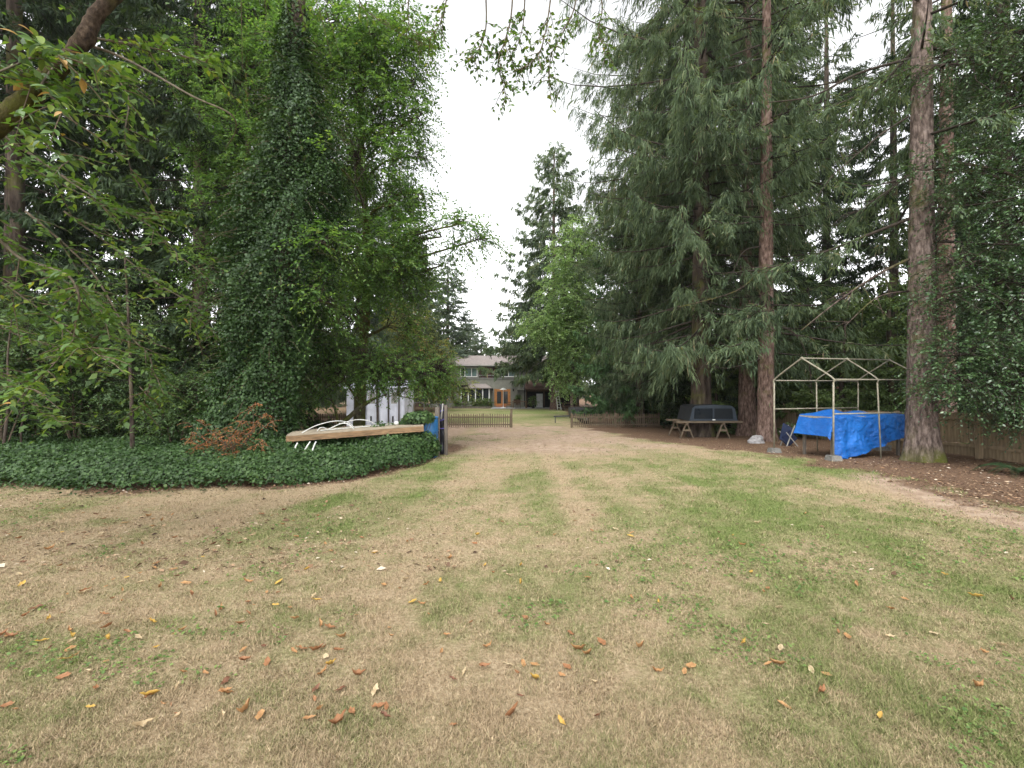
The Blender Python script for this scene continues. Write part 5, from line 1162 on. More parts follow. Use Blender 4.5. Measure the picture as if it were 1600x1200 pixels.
def pipe(label, pts, r=.0105, mat='white_plastic', n=6, grp=None, nm='plastic_pipe'):
    P = smooth_path(pts, n); mb = MB(); mb.tube(P, r, 8); o = mb.build(nm, M[mat], None); tag(o, label, 'pipe', grp); return o
def onp(f, q, up): return A_.lerp(B_, f) + bk * q + Vector((0, 0, up + .04))
pipe('white bent pipe hoop lying over the low end of the timber platform', [onp(.10, .15, 0), onp(.2, .25, .14), onp(.33, .4, .20), onp(.42, .5, .14), onp(.47, .55, 0)])
pipe('white bent pipe hoop in the middle of the timber platform', [onp(.27, .5, 0), onp(.36, .55, .11), onp(.48, .65, .18), onp(.58, .7, .13), onp(.64, .75, 0)])
pipe('small white pipe hoop crossing the other two on the timber platform', [onp(.36, .25, .15), onp(.42, .2, .13), onp(.47, .18, 0)])
pipe('straight white pipe lying flat along the timber platform', [onp(.22, .45, 0), onp(.5, .6, .005), onp(.8, .75, 0)])
pipe('short curled white pipe end on the low end of the platform', [onp(.2, .3, 0), onp(.22, .35, .07), onp(.25, .4, .06), onp(.27, .42, 0)])
mb = MB(); c = onp(.80, .6, .0); mb.lathe([(.01, -.012), (.05, .0), (.06, .035), (.045, .07), (.012, .085)], c, 14); tag(mb.build('plastic_float', M['white_plastic']), 'small round white float resting on the timber platform', 'float')
for i, (a1, b1, lb) in enumerate([((459, 709), (465, 692), 'thin white pipe end sticking out of ivy, outermost below the platform'), ((473, 712), (485, 690), 'white pipe end sticking out of ivy, the most slanted below the platform'), ((487, 711), (494, 690), 'white pipe end sticking out of ivy nearest the platform middle')]):
    p0, p1 = W(*a1, 9.7), W(*b1, 9.8); pipe(lb, [p0 + Vector((0, 0, -.35)), p0, p0.lerp(p1, .6) + Vector((-.015, 0, 0)), p1], .016)

# blue drum, weathered posts and black wrapped bundle at the bed's end
bxp = WX(667, 11.6); dz = g1(bxp, 11.6)
dr = thing('plastic_drum', 'blue plastic drum half overgrown by ivy at the bed end', 'drum', (bxp, 11.6, dz)); H_ = WZ(653, 11.35) - dz
mb = MB(); mb.lathe([(.26, -.02), (.28, .04), (.285, H_ * .3), (.30, H_ * .33), (.285, H_ * .36), (.285, H_ * .63), (.30, H_ * .66), (.285, H_ * .69), (.285, H_ - .06), (.265, H_)], (bxp, 11.6, dz), 24); mb.build('body', M['barrel_blue'], dr)
mb = MB(); mb.lathe([(.275, H_ - .03), (.29, H_ - .02), (.29, H_ + .012), (.27, H_ + .016)], (bxp, 11.6, dz), 24); mb.build('lid', M['barrel_blue'], dr)
def ivy_on(label, blobs, n, seed):
    r = rs(seed); P, u, B = blob_points(r, blobs, n, .35, .25, 2.5, seed); N = nrm(u + np.array([[0, -.3, .5]]) + r.normal(0, .35, u.shape)); D = np.stack([r.normal(0, .5, len(P)), r.normal(0, .4, len(P)), -1 + 0 * P[:, 0]], -1); D -= (D * N).sum(-1, keepdims=True) * N
    L = r.uniform(.05, .1, len(P)); base = Vector(blobs[0][:3]); z = g1(base.x, base.y); t = thing('ivy_clump', label, 'ivy', (base.x, base.y, z))
    P = P - np.array([[base.x, base.y, z]]); P[:, 2] = np.maximum(P[:, 2], .01)
    mobj('leaves', kite_mesh('leaves', [kites(P, D, N, L, L * .92, .1, tint=np.clip(r.uniform(.1, .97, len(P)), 0, 1), mid=.38)]), M['leaf_ivy'], t)
    A = np.tile([[0, 0, 0.]], (60, 1)); mobj('stems', stick_mesh('stems', [prisms(A, P[:60], .008, .004)]), M['twig'], t)
ivy_on('ivy clump climbing over the top of the blue drum', [(WX(655, 11.3), 11.3, WZ(651, 11.3), .40, .3, .15), (WX(640, 11.5), 11.5, WZ(668, 11.5), .3, .3, .3), (WX(664, 11.15), 11.15, WZ(692, 11.1), .34, .2, .30), (WX(676, 11.3), 11.25, WZ(700, 11.1), .2, .15, .2)], 4200, 851)
ivy_on('ivy clump filling the space beneath the timber platform', [(WX(560, 10.9), 10.9, .28, 1.1, .35, .30), (WX(630, 11.0), 11.0, .36, .6, .3, .32), (WX(500, 10.7), 10.7, .25, .6, .3, .22)], 5200, 852)
def post(label, px, d, ytop, wd, tilt=0):
    x = WX(px, d); z = g1(x, d); o = MB(); o.bar((x, d, z - .1), (x + tilt, d, WZ(ytop, d)), wd, wd, bev=.012); tag(o.build('wooden_post', M['wood_weathered']), label, 'post')
post('weathered grey wooden post beside the blue drum', 683.5, 11.75, 636, .115)
post('weathered wooden post on the drive side of the black bundle', 697, 12.0, 633, .085, -.01)
bn = thing('wrapped_bundle', 'black tarp bundle tied with purple cord between two posts', 'bundle', (WX(690.5, 12), 12.05, g1(-1.8, 12)))
zb = g1(-1.8, 12); mb = MB(); cx_, cy_ = WX(690.5, 12), 12.1; V = []; F = []
for i in range(13):
    t_ = i / 12; z = zb + .02 + t_ * 1.32; rr_ = .085 + .03 * math.sin(i * 1.7) - .03 * (t_ > .9)
    for k in range(12): a_ = k / 12 * 6.283; q = rr_ * (1 + .25 * math.sin(3 * a_ + i * .9)); V.append((cx_ + q * math.cos(a_), cy_ + q * .9 * math.sin(a_), z))
for i in range(12):
    for k in range(12): F.append((i * 12 + k, i * 12 + (k + 1) % 12, (i + 1) * 12 + (k + 1) % 12, (i + 1) * 12 + k))
F += [tuple(range(11, -1, -1)), tuple(12 * 12 + k for k in range(12))]; mb.add(V, F, True); mb.build('tarp', M['black_tarp'], bn)
for k, z in enumerate((.75, .95, 1.15)):
    mb = MB(); mb.tube([(cx_ + .125 * math.cos(a_ / 10 * 6.283), cy_ + .12 * math.sin(a_ / 10 * 6.283), zb + z + .05 * math.sin(a_ * .63 + k)) for a_ in range(11)], .016, 6); mb.build('cord', M['purple'], bn)
mb = MB(); mb.tube(smooth_path([(cx_ - .02, cy_ - .12, zb + .95), (cx_ + .01, cy_ - .15, zb + 1.15), (cx_ + .03, cy_ - .12, zb + 1.36)], 4), .018, 6); mb.build('pale_strap', M['house_pale'], bn)
rl = thing('pipe_rail', 'thin pale metal rail standing behind the blue drum', 'rail', (WX(665, 14), 14, g1(-2.6, 14)))
p0, p1 = W(646, 629, 14.2), W(684, 633, 13.6); mb = MB(); mb.tube(smooth_path([(p0.x, p0.y, g1(p0.x, 14.2) - .03), (p0.x, p0.y, p0.z - .15), p0 + Vector((.12, 0, 0)), p0.lerp(p1, .5), p1 - Vector((.1, 0, 0)), (p1.x, p1.y, p1.z - .15), (p1.x, p1.y, g1(p1.x, 13.6) - .03)], 5), .018, 8); mb.build('tube', M['house_pale'], rl)
m0 = p0.lerp(p1, .45); mb = MB(); mb.tube([(m0.x, m0.y, g1(m0.x, m0.y) - .03), (m0.x, m0.y, m0.z - .01)], .014, 8); mb.build('leg', M['house_pale'], rl)

# ------------------------------------------------------------------ RIGHT: truck canopy on sawhorses
TD = 17.6; tx0, tx1 = WX(1078, TD), WX(1152, TD); tz0, tz1 = WZ(657.5, TD), WZ(633, TD)
cs = thing('truck_canopy', 'grey blue pickup truck canopy with dark windows set on a plank', 'truck canopy', ((tx0 + tx1) / 2, TD, tz0))
prof = [(tx0 - .02, tz0), (tx0 + .10, tz1 - .09), (tx0 + .22, tz1 - .02), ((tx0 + tx1) / 2, tz1 + .02), (tx1 - .22, tz1 - .02), (tx1 - .10, tz1 - .09), (tx1 + .02, tz0)]
mb = MB(); n_ = len(prof); mb.add([(x, TD + .04, z) for x, z in prof] + [(x, TD + 1.3, z) for x, z in prof], [(i, i + n_, i + 1 + n_, i + 1) for i in range(n_ - 1)] + [tuple(range(n_, 2 * n_))]); mb.build('shell', M['shell_roof'], cs)
fz0, fz1 = tz0 + .07, tz1 - .13; fx0, fx1 = tx0 + .15, tx1 - .15; xm = (fx0 + fx1) / 2
mb = MB()
mb.add([(prof[0][0], TD, tz0), (prof[-1][0], TD, tz0), (prof[-1][0] - .01, TD, fz0), (prof[0][0] + .01, TD, fz0)], [(0, 1, 2, 3)])
mb.add([(tx0 + .01, TD, fz0), (fx0, TD, fz0), (fx0 + .04, TD, fz1), (tx0 + .09, TD, fz1)], [(0, 1, 2, 3)]); mb.add([(fx1, TD, fz0), (tx1 - .01, TD, fz0), (tx1 - .09, TD, fz1), (fx1 - .04, TD, fz1)], [(0, 1, 2, 3)])
mb.add([(xm - .03, TD, fz0), (xm + .03, TD, fz0), (xm + .03, TD, fz1), (xm - .03, TD, fz1)], [(0, 1, 2, 3)])
mb.add([(tx0 + .09, TD, fz1), (tx1 - .09, TD, fz1), (tx1 - .22, TD, tz1 - .025), (xm, TD, tz1 + .015), (tx0 + .22, TD, tz1 - .025)], [(0, 1, 2, 3, 4)])
fr = mb.build('end_frame', M['shell_blue'], cs); sol = fr.modifiers.new('solid', 'SOLIDIFY'); sol.thickness = .05; sol.offset = -1
for a_, b_ in ((fx0 + .02, xm - .035), (xm + .035, fx1 - .02)): MB().box(a_, b_, TD + .012, TD + .022, fz0 - .01, fz1 + .01).build('window_pane', M['glass'], cs)
MB().box(xm - .05, xm + .05, TD - .04, TD - .002, fz0 - .05, fz0 - .01).build('handle', M['white_paint'], cs)
def sawhorse(label, px, d, yt):
    x = WX(px, d); z = g1(x, d); zt = WZ(yt, d); t = thing('sawhorse', label, 'sawhorse', (x, d, z), None)
    MB().bar((x, d - .06, zt - .045), (x, d + 1.4, zt - .045), .09, .09).build('top_beam', M['wood_old'], t)
    for y in (d + .02, d + 1.25):
        for s in (-1, 1): MB().bar((x + s * .26, y, z - .02), (x + s * .03, y, zt - .05), .04, .085, up=(0, 1, 0)).build('leg', M['wood_old'], t)
        MB().bar((x - .15, y - .045, z + (zt - z) * .52), (x + .15, y - .045, z + (zt - z) * .52), .02, .07).build('brace', M['wood_old'], t)
sawhorse('wooden sawhorse under the free end of the canopy plank', 1073, TD - .1, 660.5); sawhorse('wooden sawhorse under the canopy plank near the shaded trunk', 1130, TD - .1, 660.5)
pk_ = MB(); pk_.box(WX(1055, TD), WX(1158, TD), TD - .14, TD + .1, WZ(660.4, TD), WZ(657.8, TD)); tag(pk_.build('support_plank', M['wood_old']), 'long pale plank lying across two sawhorses under the canopy', 'plank')
pk_ = MB(); pk_.box(WX(1057, TD), WX(1156, TD), TD + 1.0, TD + 1.23, WZ(660.4, TD), WZ(657.8, TD)); tag(pk_.build('support_plank', M['wood_old']), 'rear plank across the sawhorses beneath the canopy, mostly hidden in shade', 'plank')

# tent frame of beige tubes
Lp = Vector((7.18, 12.46, 0)); Rp = Vector((7.63, 10.8, 0)); gd = (Rp - Lp).normalized(); ax = Vector((-gd.y, gd.x, 0)).normalized()
if ax.x < 0: ax = -ax
tf = thing('tent_frame', 'bare beige tube frame of a gabled shelter, no cover', 'tent frame', (7.4, 11.6, g1(7.4, 11.6)))
EZ, RZ = 1.93, 2.46
def tfp(v, s, z): p = v + ax * s; return Vector((p.x, p.y, z))
for i, s in enumerate((0, 1.5, 3.0)):
    mm_ = (Lp + Rp) / 2; r_ = .021 if i == 0 else .017; lean = [0, -.12, .0][i]
    for nm, v, sgn in (('post', Lp, 0), ('post', Rp, 1)):
        zg = g1(v.x + ax.x * s, v.y + ax.y * s); top = tfp(v, s + lean * (1 if sgn else .3), EZ - .10)
        mb = MB(); mb.tube([tfp(v, s, zg + (.12 if i == 0 else -.02)), top], r_, 10); mb.build('post', M['pipe_beige'], tf)
        k = tfp(v, s + lean * (1 if sgn else .3), EZ); rd = tfp(mm_, s, RZ); mb = MB(); mb.tube(smooth_path([top, k + (rd - k) * .06, rd], 5), r_ * .98, 10); mb.build('rafter', M['pipe_beige'], tf)
    mb = MB(); c_ = tfp(mm_, s, RZ); mb.lathe([(.01, -.035), (.034, -.02), (.034, .02), (.01, .035)], c_, 10); mb.build('ridge_joint', M['pipe_beige'], tf)
for v, z in (((Lp + Rp) / 2, RZ), (Lp, EZ - .03), (Rp, EZ - .03), (Lp, 1.12), (Rp, 1.08)):
    mb = MB(); mb.tube([tfp(v, 0, z), tfp(v, 3.0, z)], .017, 8); mb.build('rail', M['pipe_beige'], tf)
for v, lb in ((Lp, 'grey concrete footing under the tent frame post by the reddish trunk'), (Rp, 'grey concrete footing under the tent frame post next to the hanging tarp corner')):
    z = g1(v.x, v.y); mb = MB(); x, y = v.x, v.y; s0, s1, h = .14, .11, .12
    mb.add([(x - s0, y - s0, z - .03), (x + s0, y - s0, z - .03), (x + s0, y + s0, z - .03), (x - s0, y + s0, z - .03), (x - s1, y - s1, z + h), (x + s1, y - s1, z + h), (x + s1, y + s1, z + h), (x - s1, y + s1, z + h)], [(3, 2, 1, 0), (4, 5, 6, 7), (0, 1, 5, 4), (1, 2, 6, 5), (2, 3, 7, 6), (3, 0, 4, 7)])
    tag(mb.build('concrete_footing', M['concrete']), lb, 'footing')

# blue tarp over a workbench
O_ = Vector((WX(1303, 11.25), 11.25, 0)); TL, TW = 2.35, 0.95; TZ = 1.0
bkx = Vector((-ax.y, ax.x, 0)); bkx = bkx if bkx.y > 0 else -bkx
def tp(s, t, z): p = O_ + ax * s + bkx * t; return Vector((p.x, p.y, z))
wb = thing('workbench', 'rough wooden workbench hidden under the blue tarp', 'workbench', tuple(tp(TL / 2, TW / 2, g1(8.8, 11.9))))
MB().bar(tp(-.05, TW / 2, TZ - .05), tp(TL, TW / 2, TZ - .05), TW - .04, .05).build('top', M['wood_plank'], wb)
for s in (.05, TL - .1):
    for t_ in (.08, TW - .08):
        p = tp(s, t_, 0); MB().bar((p.x, p.y, g1(p.x, p.y) - .03), (p.x, p.y, TZ - .075), .06, .06).build('leg', M['wood_weathered'], wb)
MB().bar(tp(.05, .08, .55), tp(.05, TW - .08, .55), .04, .08).build('stretcher', M['pipe_beige'], wb)
def tarp():
    ns, nt_ = 110, 96; V = []; r = rs(9)
    S_ = np.linspace(-.55, TL + .25, ns)
    front = np.interp(S_, [-.55, -.35, -.12, .08, .28, .6, 1.2, 1.8, TL + .25], [.36, .22, .55, 1.08, 1.08, 1.02, .86, .68, .5])
    SS = np.repeat(S_[:, None], nt_, 1); T01 = np.linspace(0, 1, nt_)
    TT = -front[:, None] + T01[None] * (front[:, None] + TW + .25)
    nz = fbm(np.stack([SS * 1.2, TT * 1.2, 0 * SS], -1), 1.6, 91, 3) - .5; nf = np.abs(fbm(np.stack([SS * 2.6 + TT * 1.4, TT * 2.2 - SS * 1.2, 0 * SS], -1), 2.6, 92, 3) - .5)
    dl = np.clip(-SS, 0, None); df = np.clip(-TT, 0, None); db = np.clip(TT - TW, 0, None); dr = np.clip(SS - TL, 0, None)
    drop = np.sqrt(dl ** 2 * .9 + df ** 2 + db ** 2 + dr ** 2)
    z = TZ + .015 - drop * .985 + nz * .05 * (drop < .01) + (.13 * np.exp(-((SS - .5) / .3) ** 2 - ((TT - .5) / .3) ** 2) + .08 * np.exp(-((SS - 1.5) / .45) ** 2 - ((TT - .6) / .25) ** 2) - .05 * np.exp(-((SS - 1.0) / .25) ** 2)) * np.exp(-drop * 9)
    s = np.clip(SS, -.02, TL + .02) - .36 * dl + .15 * dr + nz * .05 + np.where(df > 0, .10 * np.sin(df * 5 + SS * 2) * df, 0)
    t = np.clip(TT, 0, TW) - .10 * df - .055 * df * np.sin(SS * 10 + nz * 4) - nf * .11 * (df > .03) + .1 * db
    z = z - nf * .03
    P = np.array([O_.x, O_.y, 0])[None, None] + np.array([ax.x, ax.y, 0]) * s[..., None] + np.array([bkx.x, bkx.y, 0]) * t[..., None]; P[..., 2] = np.maximum(z, gnd(P[..., 0], P[..., 1]) + .012)
    i, k = np.meshgrid(np.arange(ns - 1), np.arange(nt_ - 1), indexing='ij'); F = np.stack([i * nt_ + k, (i + 1) * nt_ + k, (i + 1) * nt_ + k + 1, i * nt_ + k + 1], -1).reshape(-1, 4)
    me = raw_mesh('tarp', P.reshape(-1, 3), F, True)
    m, ntree, n, l, p = new_mat('tarp_blue'); tz = noise(n, l, 1.6, 4, .6); rp = ramp(n, [(.3, (.003, .07, .29)), (.7, (.006, .13, .46))]); l.new(tz.outputs[0], rp.inputs[0]); l.new(rp.outputs[0], p.inputs['Base Color']); p.inputs['Roughness'].default_value = .38; setspec(p, .45)
    wv = noise(n, l, 7, 6, .7, stretch=(1, 1, 2.2)); bump(n, l, p, wv.outputs[0], .9, .05)
    o = mobj('tarpaulin', me, m); tag(o, 'crumpled bright blue tarpaulin draped over the workbench, one corner to the ground', 'tarp')
tarp()
for px, py, lb, s in ((1378, 706, 'grey concrete block lying under the blue tarp', .2), (1352, 702, 'broken concrete slab under the tarp beside the block', .16)):
    p = ground_px(px, py); z = g1(p.x, p.y + .6); y = p.y + .5; x = WX(px, y); mb = MB(); mb.box(x - s, x + s, y - .1, y + .1, z - .02, z + .06); mb.box(x - s, x - s + .05, y - .1, y + .1, z + .06, z + .17); mb.box(x + s - .05, x + s, y - .1, y + .1, z + .06, z + .17); mb.box(x - .025, x + .025, y - .1, y + .1, z + .06, z + .17); tag(mb.build('concrete_block', M['concrete']), lb, 'block')
# white bag and navy folding chair by the trunk
def bag():
    p = ground_px(1181, 688); x, y = WX(1180, 15.6), 15.6; z = g1(x, y); r = rs(3); nu, nv = 26, 16; V = []
    for i in range(nu):
        for k in range(nv):
            a_ = i / nu * 6.283; b_ = k / (nv - 1) * 1.57; q = np.array([math.cos(a_) * math.cos(b_), math.sin(a_) * math.cos(b_), math.sin(b_)]); f = .7 + .75 * float(fbm(q[None] * 1.7 + 4, 1.3, 5, 3)[0]); V.append((x + q[0] * .25 * f, y + q[1] * .2 * f, z - .01 + q[2] * .24 * f + .12 * max(0, q[0]) * q[2]))
    F = [(i * nv + k, ((i + 1) % nu) * nv + k, ((i + 1) % nu) * nv + k + 1, i * nv + k + 1) for i in range(nu) for k in range(nv - 1)]
    mb = MB(); mb.add(V, F, False); tag(mb.build('plastic_bag', M['bag_white']), 'crumpled whitish plastic bag at the foot of the reddish fir trunk', 'bag')
bag()
t = thing('folding_chair', 'dark navy folding chair leaning behind the reddish trunk', 'chair', (WX(1233, 14.6), 14.6, g1(9, 14.6))); x, y, z = WX(1233, 14.6), 14.6, g1(9, 14.6)
MB().bar((x - .14, y, z + .12), (x + .1, y + .2, z + .62), .42, .03, up=(0, 1, .3)).build('backrest', M['navy'], t); MB().bar((x + .12, y, z + .10), (x - .16, y - .02, z + .36), .4, .03, up=(0, 1, .2)).build('seat', M['navy'], t)
for s in (-.18, .18): MB().bar((x + .18, y + s, z - .01), (x - .2, y + s, z + .45), .025, .025).build('leg', M['house_pale'], t); MB().bar((x - .18, y + s * .9, z - .01), (x + .14, y + s * .9 + .1, z + .65), .025, .025).build('leg', M['house_pale'], t)

# ------------------------------------------------------------------ board fence along the right boundary
bf = thing('board_fence', 'weathered vertical board fence along the right boundary under the holly', 'fence', (11.6, 12, g1(11.6, 12)))
bm = []
for k in range(4):
    mb = MB(); w_ = .135 + .012 * k; mb.box(-.012, .012, -w_ / 2, w_ / 2, 0, .78); me = bpy.data.meshes.new('board'); me.from_pydata(mb.v, [], mb.f); me.materials.append(M['wood_fence']); bm.append(me)
mb = MB(); mb.box(-.012, .012, -.08, .08, 0, .26); kb = bpy.data.meshes.new('kick_board'); kb.from_pydata(mb.v, [], mb.f); kb.materials.append(M['wood_fence'])
y = 6.5
while y < 30:
    z = g1(11.6, y); 
    for me, nm, zo in ((random.choice(bm), 'board', .33), (kb, 'board', .02)):
        o = bpy.data.objects.new(nm, me); link(o, bf, Vector((11.6 + random.uniform(-.006, .006), y, z + zo + random.uniform(-.012, .012))) - WLOC[bf.name]); o.rotation_euler = (random.uniform(-.015, .015), 0, random.uniform(-.02, .02))
    y += .172
for zo in (.30, .98):
    y = 6.4
    while y < 29: MB().bar((11.555, y, g1(11.6, y) + zo), (11.555, y + 2.35, g1(11.6, y + 2.35) + zo), .05, .075).build('rail', M['wood_fence'], bf); y += 2.4
y = 6.4
while y < 30: MB().bar((11.50, y, g1(11.6, y) - .1), (11.50, y, g1(11.6, y) + 1.15), .10, .10).build('post', M['wood_fence'], bf); y += 2.4
nb_ = thing('neighbour_shed', 'small low building with a rusty red roof beyond the board fence', 'shed', (15.0, 19, gz(0, 19)))
mb = MB(); mb.box(13.4, 17.2, 18.6, 21.5, gz(0, 19) - .1, 1.25); mb.build('wall', M['wood_brown'], nb_)
mb = MB(); mb.add([(13.1, 18.3, 1.2), (17.5, 18.3, 1.2), (17.5, 20.05, 1.75), (13.1, 20.05, 1.75), (17.5, 21.8, 1.2), (13.1, 21.8, 1.2)], [(0, 1, 2, 3), (3, 2, 4, 5), (0, 5, 4, 1)]); mb.add([(13.1, 18.3, 1.2), (13.1, 20.05, 1.75), (13.1, 21.8, 1.2)], [(0, 1, 2)]); mb.build('roof', M['roof_red'], nb_)
MB().box(14.3, 15.5, 18.56, 18.598, .2, .95).build('window', M['glass'], nb_)

# ------------------------------------------------------------------ FOREGROUND: overhanging cherry tree, trunk out of frame on the left
ft_b = Vector((-7.4, 3.6, g1(-7.4, 3.6))); ft = thing('overhanging_tree', 'large tree left of the lawn whose mossy limb and leafy twigs overhang the view', 'tree', ft_b)
mobj('trunk', trunk_mesh('trunk', [(0, 0, -.03), (.1, 0, 1.2), (.7, .1, 2.2), (1.6, .2, 2.9)], .34, .17, .4, 40, 120, .05, 77, 5), M['bark_moss'], ft)
limb = smooth_path([Vector((-6.2, 3.75, 2.6)), Vector((-5.3, 3.85, 3.35)), W(0, 190, 4.0), W(70, 128, 4.05), W(128, 66, 4.1), W(172, 0, 4.2), Vector((-3.0, 4.5, 6.3)), Vector((-1.8, 5.0, 7.2)), Vector((-.4, 5.6, 7.7)), Vector((.9, 6.0, 7.8))], 10)
lm = trunk_mesh('limb', [(0, 0, 0), (0, 0, 1)], .1, .1, 0, 4, 4, 0)   # placeholder replaced below
mb = MB(); n_ = len(limb); rad = [.095 - .072 * i / (n_ - 1) for i in range(n_)]; rng_ = random.Random(8); rad = [q * rng_.uniform(.93, 1.1) for q in rad]
mb.tube(limb, rad, 24)
vv = np.array([tuple(v) for v in mb.v]); ctr = np.repeat(np.array([tuple(q) for q in limb]), 24, 0); dv_ = vv - ctr; vv = ctr + dv_ * (0.72 + 0.6 * fbm(vv, 7.0, 4, 3))[:, None]; mb.v = [tuple(v) for v in vv]
lo = mb.build('limb', M['bark_moss'], ft)
bpy.data.meshes.remove(lm)
# drooping branches: picture path at a distance, thickness
BR = [([(-60, 300), (20, 395), (75, 418), (108, 432), (124, 470), (112, 520), (92, 560), (55, 595), (28, 606)], 4.3, .016),
      ([(-60, 330), (60, 420), (130, 455), (165, 500), (150, 530), (128, 555)], 4.6, .013),
      ([(-40, 180), (60, 250), (150, 310), (230, 350), (280, 400)], 4.8, .015),
      ([(40, 330), (140, 420), (200, 520), (235, 560), (232, 610), (218, 640)], 5.2, .014),
      ([(-60, 230), (40, 260), (120, 300), (190, 330), (260, 330)], 5.0, .014),
      ([(-60, 400), (30, 460), (110, 520), (160, 560)], 4.2, .013),
      ([(120, 80), (160, 100), (200, 150), (195, 210), (205, 270)], 4.6, .012),
      ([(130, 68), (180, 85), (230, 110), (300, 150), (360, 178), (368, 205), (352, 232)], 4.3, .016),
      ([(150, 60), (200, 68), (260, 80), (330, 100)], 4.4, .013),
      ([(-40, 90), (30, 110), (70, 140), (100, 180)], 3.7, .012),
      ([(-60, 480), (20, 520), (90, 545), (150, 585)], 4.8, .012),
      ([(100, 330), (180, 390), (240, 440), (290, 470), (300, 500)], 5.4, .012),
      ([(-50, 150), (20, 170), (60, 220), (110, 250)], 3.9, .012),
      ([(-60, 560), (10, 590), (60, 640), (95, 660)], 5.0, .011),
      ([(60, 140), (90, 100), (130, 95), (170, 110)], 3.8, .010), ([(-20, 120), (40, 95), (70, 80), (100, 90)], 3.6, .010)]
mbw = MB(); OO = []; DD = []; tr = random.Random(12); near = []
for pth, d, r_ in BR:
    P = smooth_path([W(px, py, d + .25 * math.sin(i * 1.3)) for i, (px, py) in enumerate(pth)], 6); mbw.tube(P, taper(r_, .003, len(P)), 6)
    bare = pth[0] == (130, 68)
    for k in range(len(P)):
        if k < 1: continue
        for _ in range(0 if bare else (2 if k % 2 else 1)):
            q = P[k]; dv = (P[min(k + 1, len(P) - 1)] - P[k - 1]).normalized(); v = (dv * .7 + Vector((tr.uniform(-.7, .9), tr.uniform(-.7, .7), tr.uniform(-.5, .35)))).normalized(); OO.append(tuple(q - ft_b)); DD.append(tuple(v))
# twigs hanging into the top of the view above the drive
TOPB = [([(800, 10), (790, 60), (778, 100), (792, 150)], 6.0), ([(860, 0), (850, 60), (838, 90), (815, 110)], 6.1), ([(760, 20), (752, 70), (740, 88)], 6.0), ([(900, 0), (880, 50), (862, 85), (858, 130)], 6.3), ([(820, 0), (815, 50), (800, 92)], 6.2), ([(940, 0), (935, 50), (950, 80)], 6.4), ([(700, -20), (690, 30), (672, 62)], 6.2), ([(640, -10), (640, 40), (655, 68)], 6.6), ([(560, -10), (590, 30), (640, 60)], 6.8)]
TO = []; TDv = []
for pth, d in TOPB:
    root = min(limb, key=lambda q: (q - W(*pth[0], d)).length + (0 if q.z > 6 else 5)); P = smooth_path([root] + [W(px, py, d) for px, py in pth], 6); mbw.tube(P, taper(.014, .003, len(P)), 6)
    for k in range(7, len(P)):
        for _ in range(1 if k % 3 else 2): q = P[k]; dv = (P[min(k + 1, len(P) - 1)] - P[k - 1]).normalized(); v = (dv * .8 + Vector((tr.uniform(-.7, .7), tr.uniform(-.6, .6), tr.uniform(-.4, .3)))).normalized(); v.z *= .5; v.normalize(); TO.append(tuple(q - ft_b)); TDv.append(tuple(v))
kind(mbw.build('branches', M['twig_pale'], ft), 'stuff')
r = rs(901); OO = np.array(OO); DD = np.array(DD); Ls = r.uniform(.22, .55, len(OO)); DD[:, 2] *= 0.55
lv, tw = sprays(r, OO, DD, Ls, 9, .085, .042, .16, spread=1.0)
TO = np.array(TO); TDv = np.array(TDv); lv2, tw2 = sprays(r, TO, TDv, r.uniform(.16, .38, len(TO)), 7, .075, .044, .15)

# foliage outside the picture, up and left, joined
Pc, u_, B_2 = blob_points(r, [(-7.6 + 7.4, 3.6 - 3.6, 6.0, 2.6, 2.2, 1.6), (-9 + 7.4, 0.4, 4.6, 1.6, 2, 1.6), (4.6, 1.2, 7.2, 2.2, 1.6, .7)], 520, .5, .34, 1.0, 55)
lv3, tw3 = sprays(r, Pc, u_, r.uniform(.3, .7, len(Pc)), 10, .085, .042, .35)
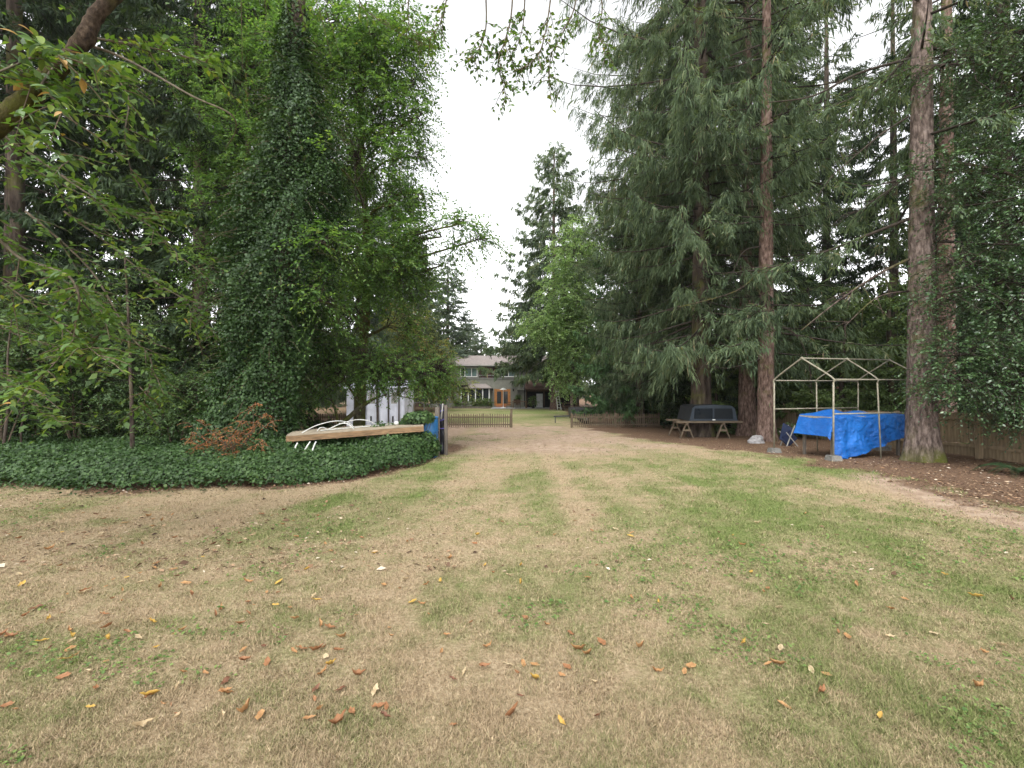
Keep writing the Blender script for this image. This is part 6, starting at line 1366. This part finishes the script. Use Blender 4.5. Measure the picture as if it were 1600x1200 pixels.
# the 300 largest leaves of the hanging twigs are leaves of their own, the rest is one mass
def leaf_me(nm, mat, L, Wd, fold, bend):
    V = []; F = []; nu = 5
    for i in range(nu + 1):
        t_ = i / nu; hw_ = Wd * .5 * math.sin(math.pi * (t_ * .94 + .03)) ** .85 * (1.15 - .45 * t_)
        if i == nu: hw_ = .001
        for s in (-1, 0, 1): V.append((t_ * L, s * hw_, -bend * L * t_ * t_ + abs(s) * hw_ * fold))
    for i in range(nu):
        for s in (0, 1): b = i * 3 + s; F.append((b, b + 3, b + 4, b + 1))
    me = bpy.data.meshes.new(nm); me.from_pydata(V, [], F); me.polygons.foreach_set('use_smooth', [True] * len(F)); me.materials.append(mat); return me
LME = [leaf_me('leaf', FORE[c], 1.0, .46 + .05 * (c % 2), .35, .12 + .08 * c) for c in range(4)]
Vl = lv[0]; cen = Vl.mean(1) + np.array(ft_b)[None]; dist = cen[:, 1]; pxx = 800 + cen[:, 0] / dist * FPX; inview = (pxx > -30) & (dist > 2)
order = np.argsort(np.where(inview, dist, 99) + r.uniform(0, .9, len(dist)))[:300]; big = np.zeros(len(dist), bool); big[order] = True
for i in np.nonzero(big)[0]:
    b0_, l_, tp_, r_2 = [Vector(v) for v in Vl[i]]; X = (tp_ - b0_); L_ = X.length; X.normalize(); Yv = (l_ - r_2).normalized(); Zv = X.cross(Yv).normalized(); Yv = Zv.cross(X)
    if Zv.z < 0: Yv, Zv = -Yv, -Zv
    o = bpy.data.objects.new('leaf', LME[tr.choices(range(4), [.42, .26, .27, .05])[0]]); COL.objects.link(o); o.parent = ft
    o.matrix_local = Matrix.Translation(b0_) @ Matrix((X, Yv, Zv)).transposed().to_4x4() @ Matrix.Scale(L_ * 1.08, 4)
keep = ~big; kk = np.repeat(keep, 4)
kind(mobj('crown', kite_mesh('crown', [(Vl[keep], lv[1][kk]), lv2, lv3]), M['leaf_fore'], ft), 'stuff')
kind(mobj('twigs', stick_mesh('twigs', tw + tw2 + tw3), M['twig'], ft), 'stuff')

# ------------------------------------------------------------------ thin summer haze over the whole garden
mb = MB(); mb.box(-130, 130, -45, 140, -1.8, 41); hz_o = mb.build('haze', None); kind(hz_o, 'stuff'); tag(hz_o, 'thin pale summer haze hanging over the whole garden', 'haze')
hm = bpy.data.materials.new('haze'); hm.use_nodes = True; hn = hm.node_tree.nodes; hn.remove(hn['Principled BSDF'])
pv = hn.new('ShaderNodeVolumePrincipled'); pv.inputs['Color'].default_value = (0.9, 0.94, 1.0, 1); pv.inputs['Density'].default_value = 0.00025; pv.inputs['Anisotropy'].default_value = 0.2
hm.node_tree.links.new(pv.outputs[0], hn['Material Output'].inputs['Volume']); hz_o.data.materials.append(hm)
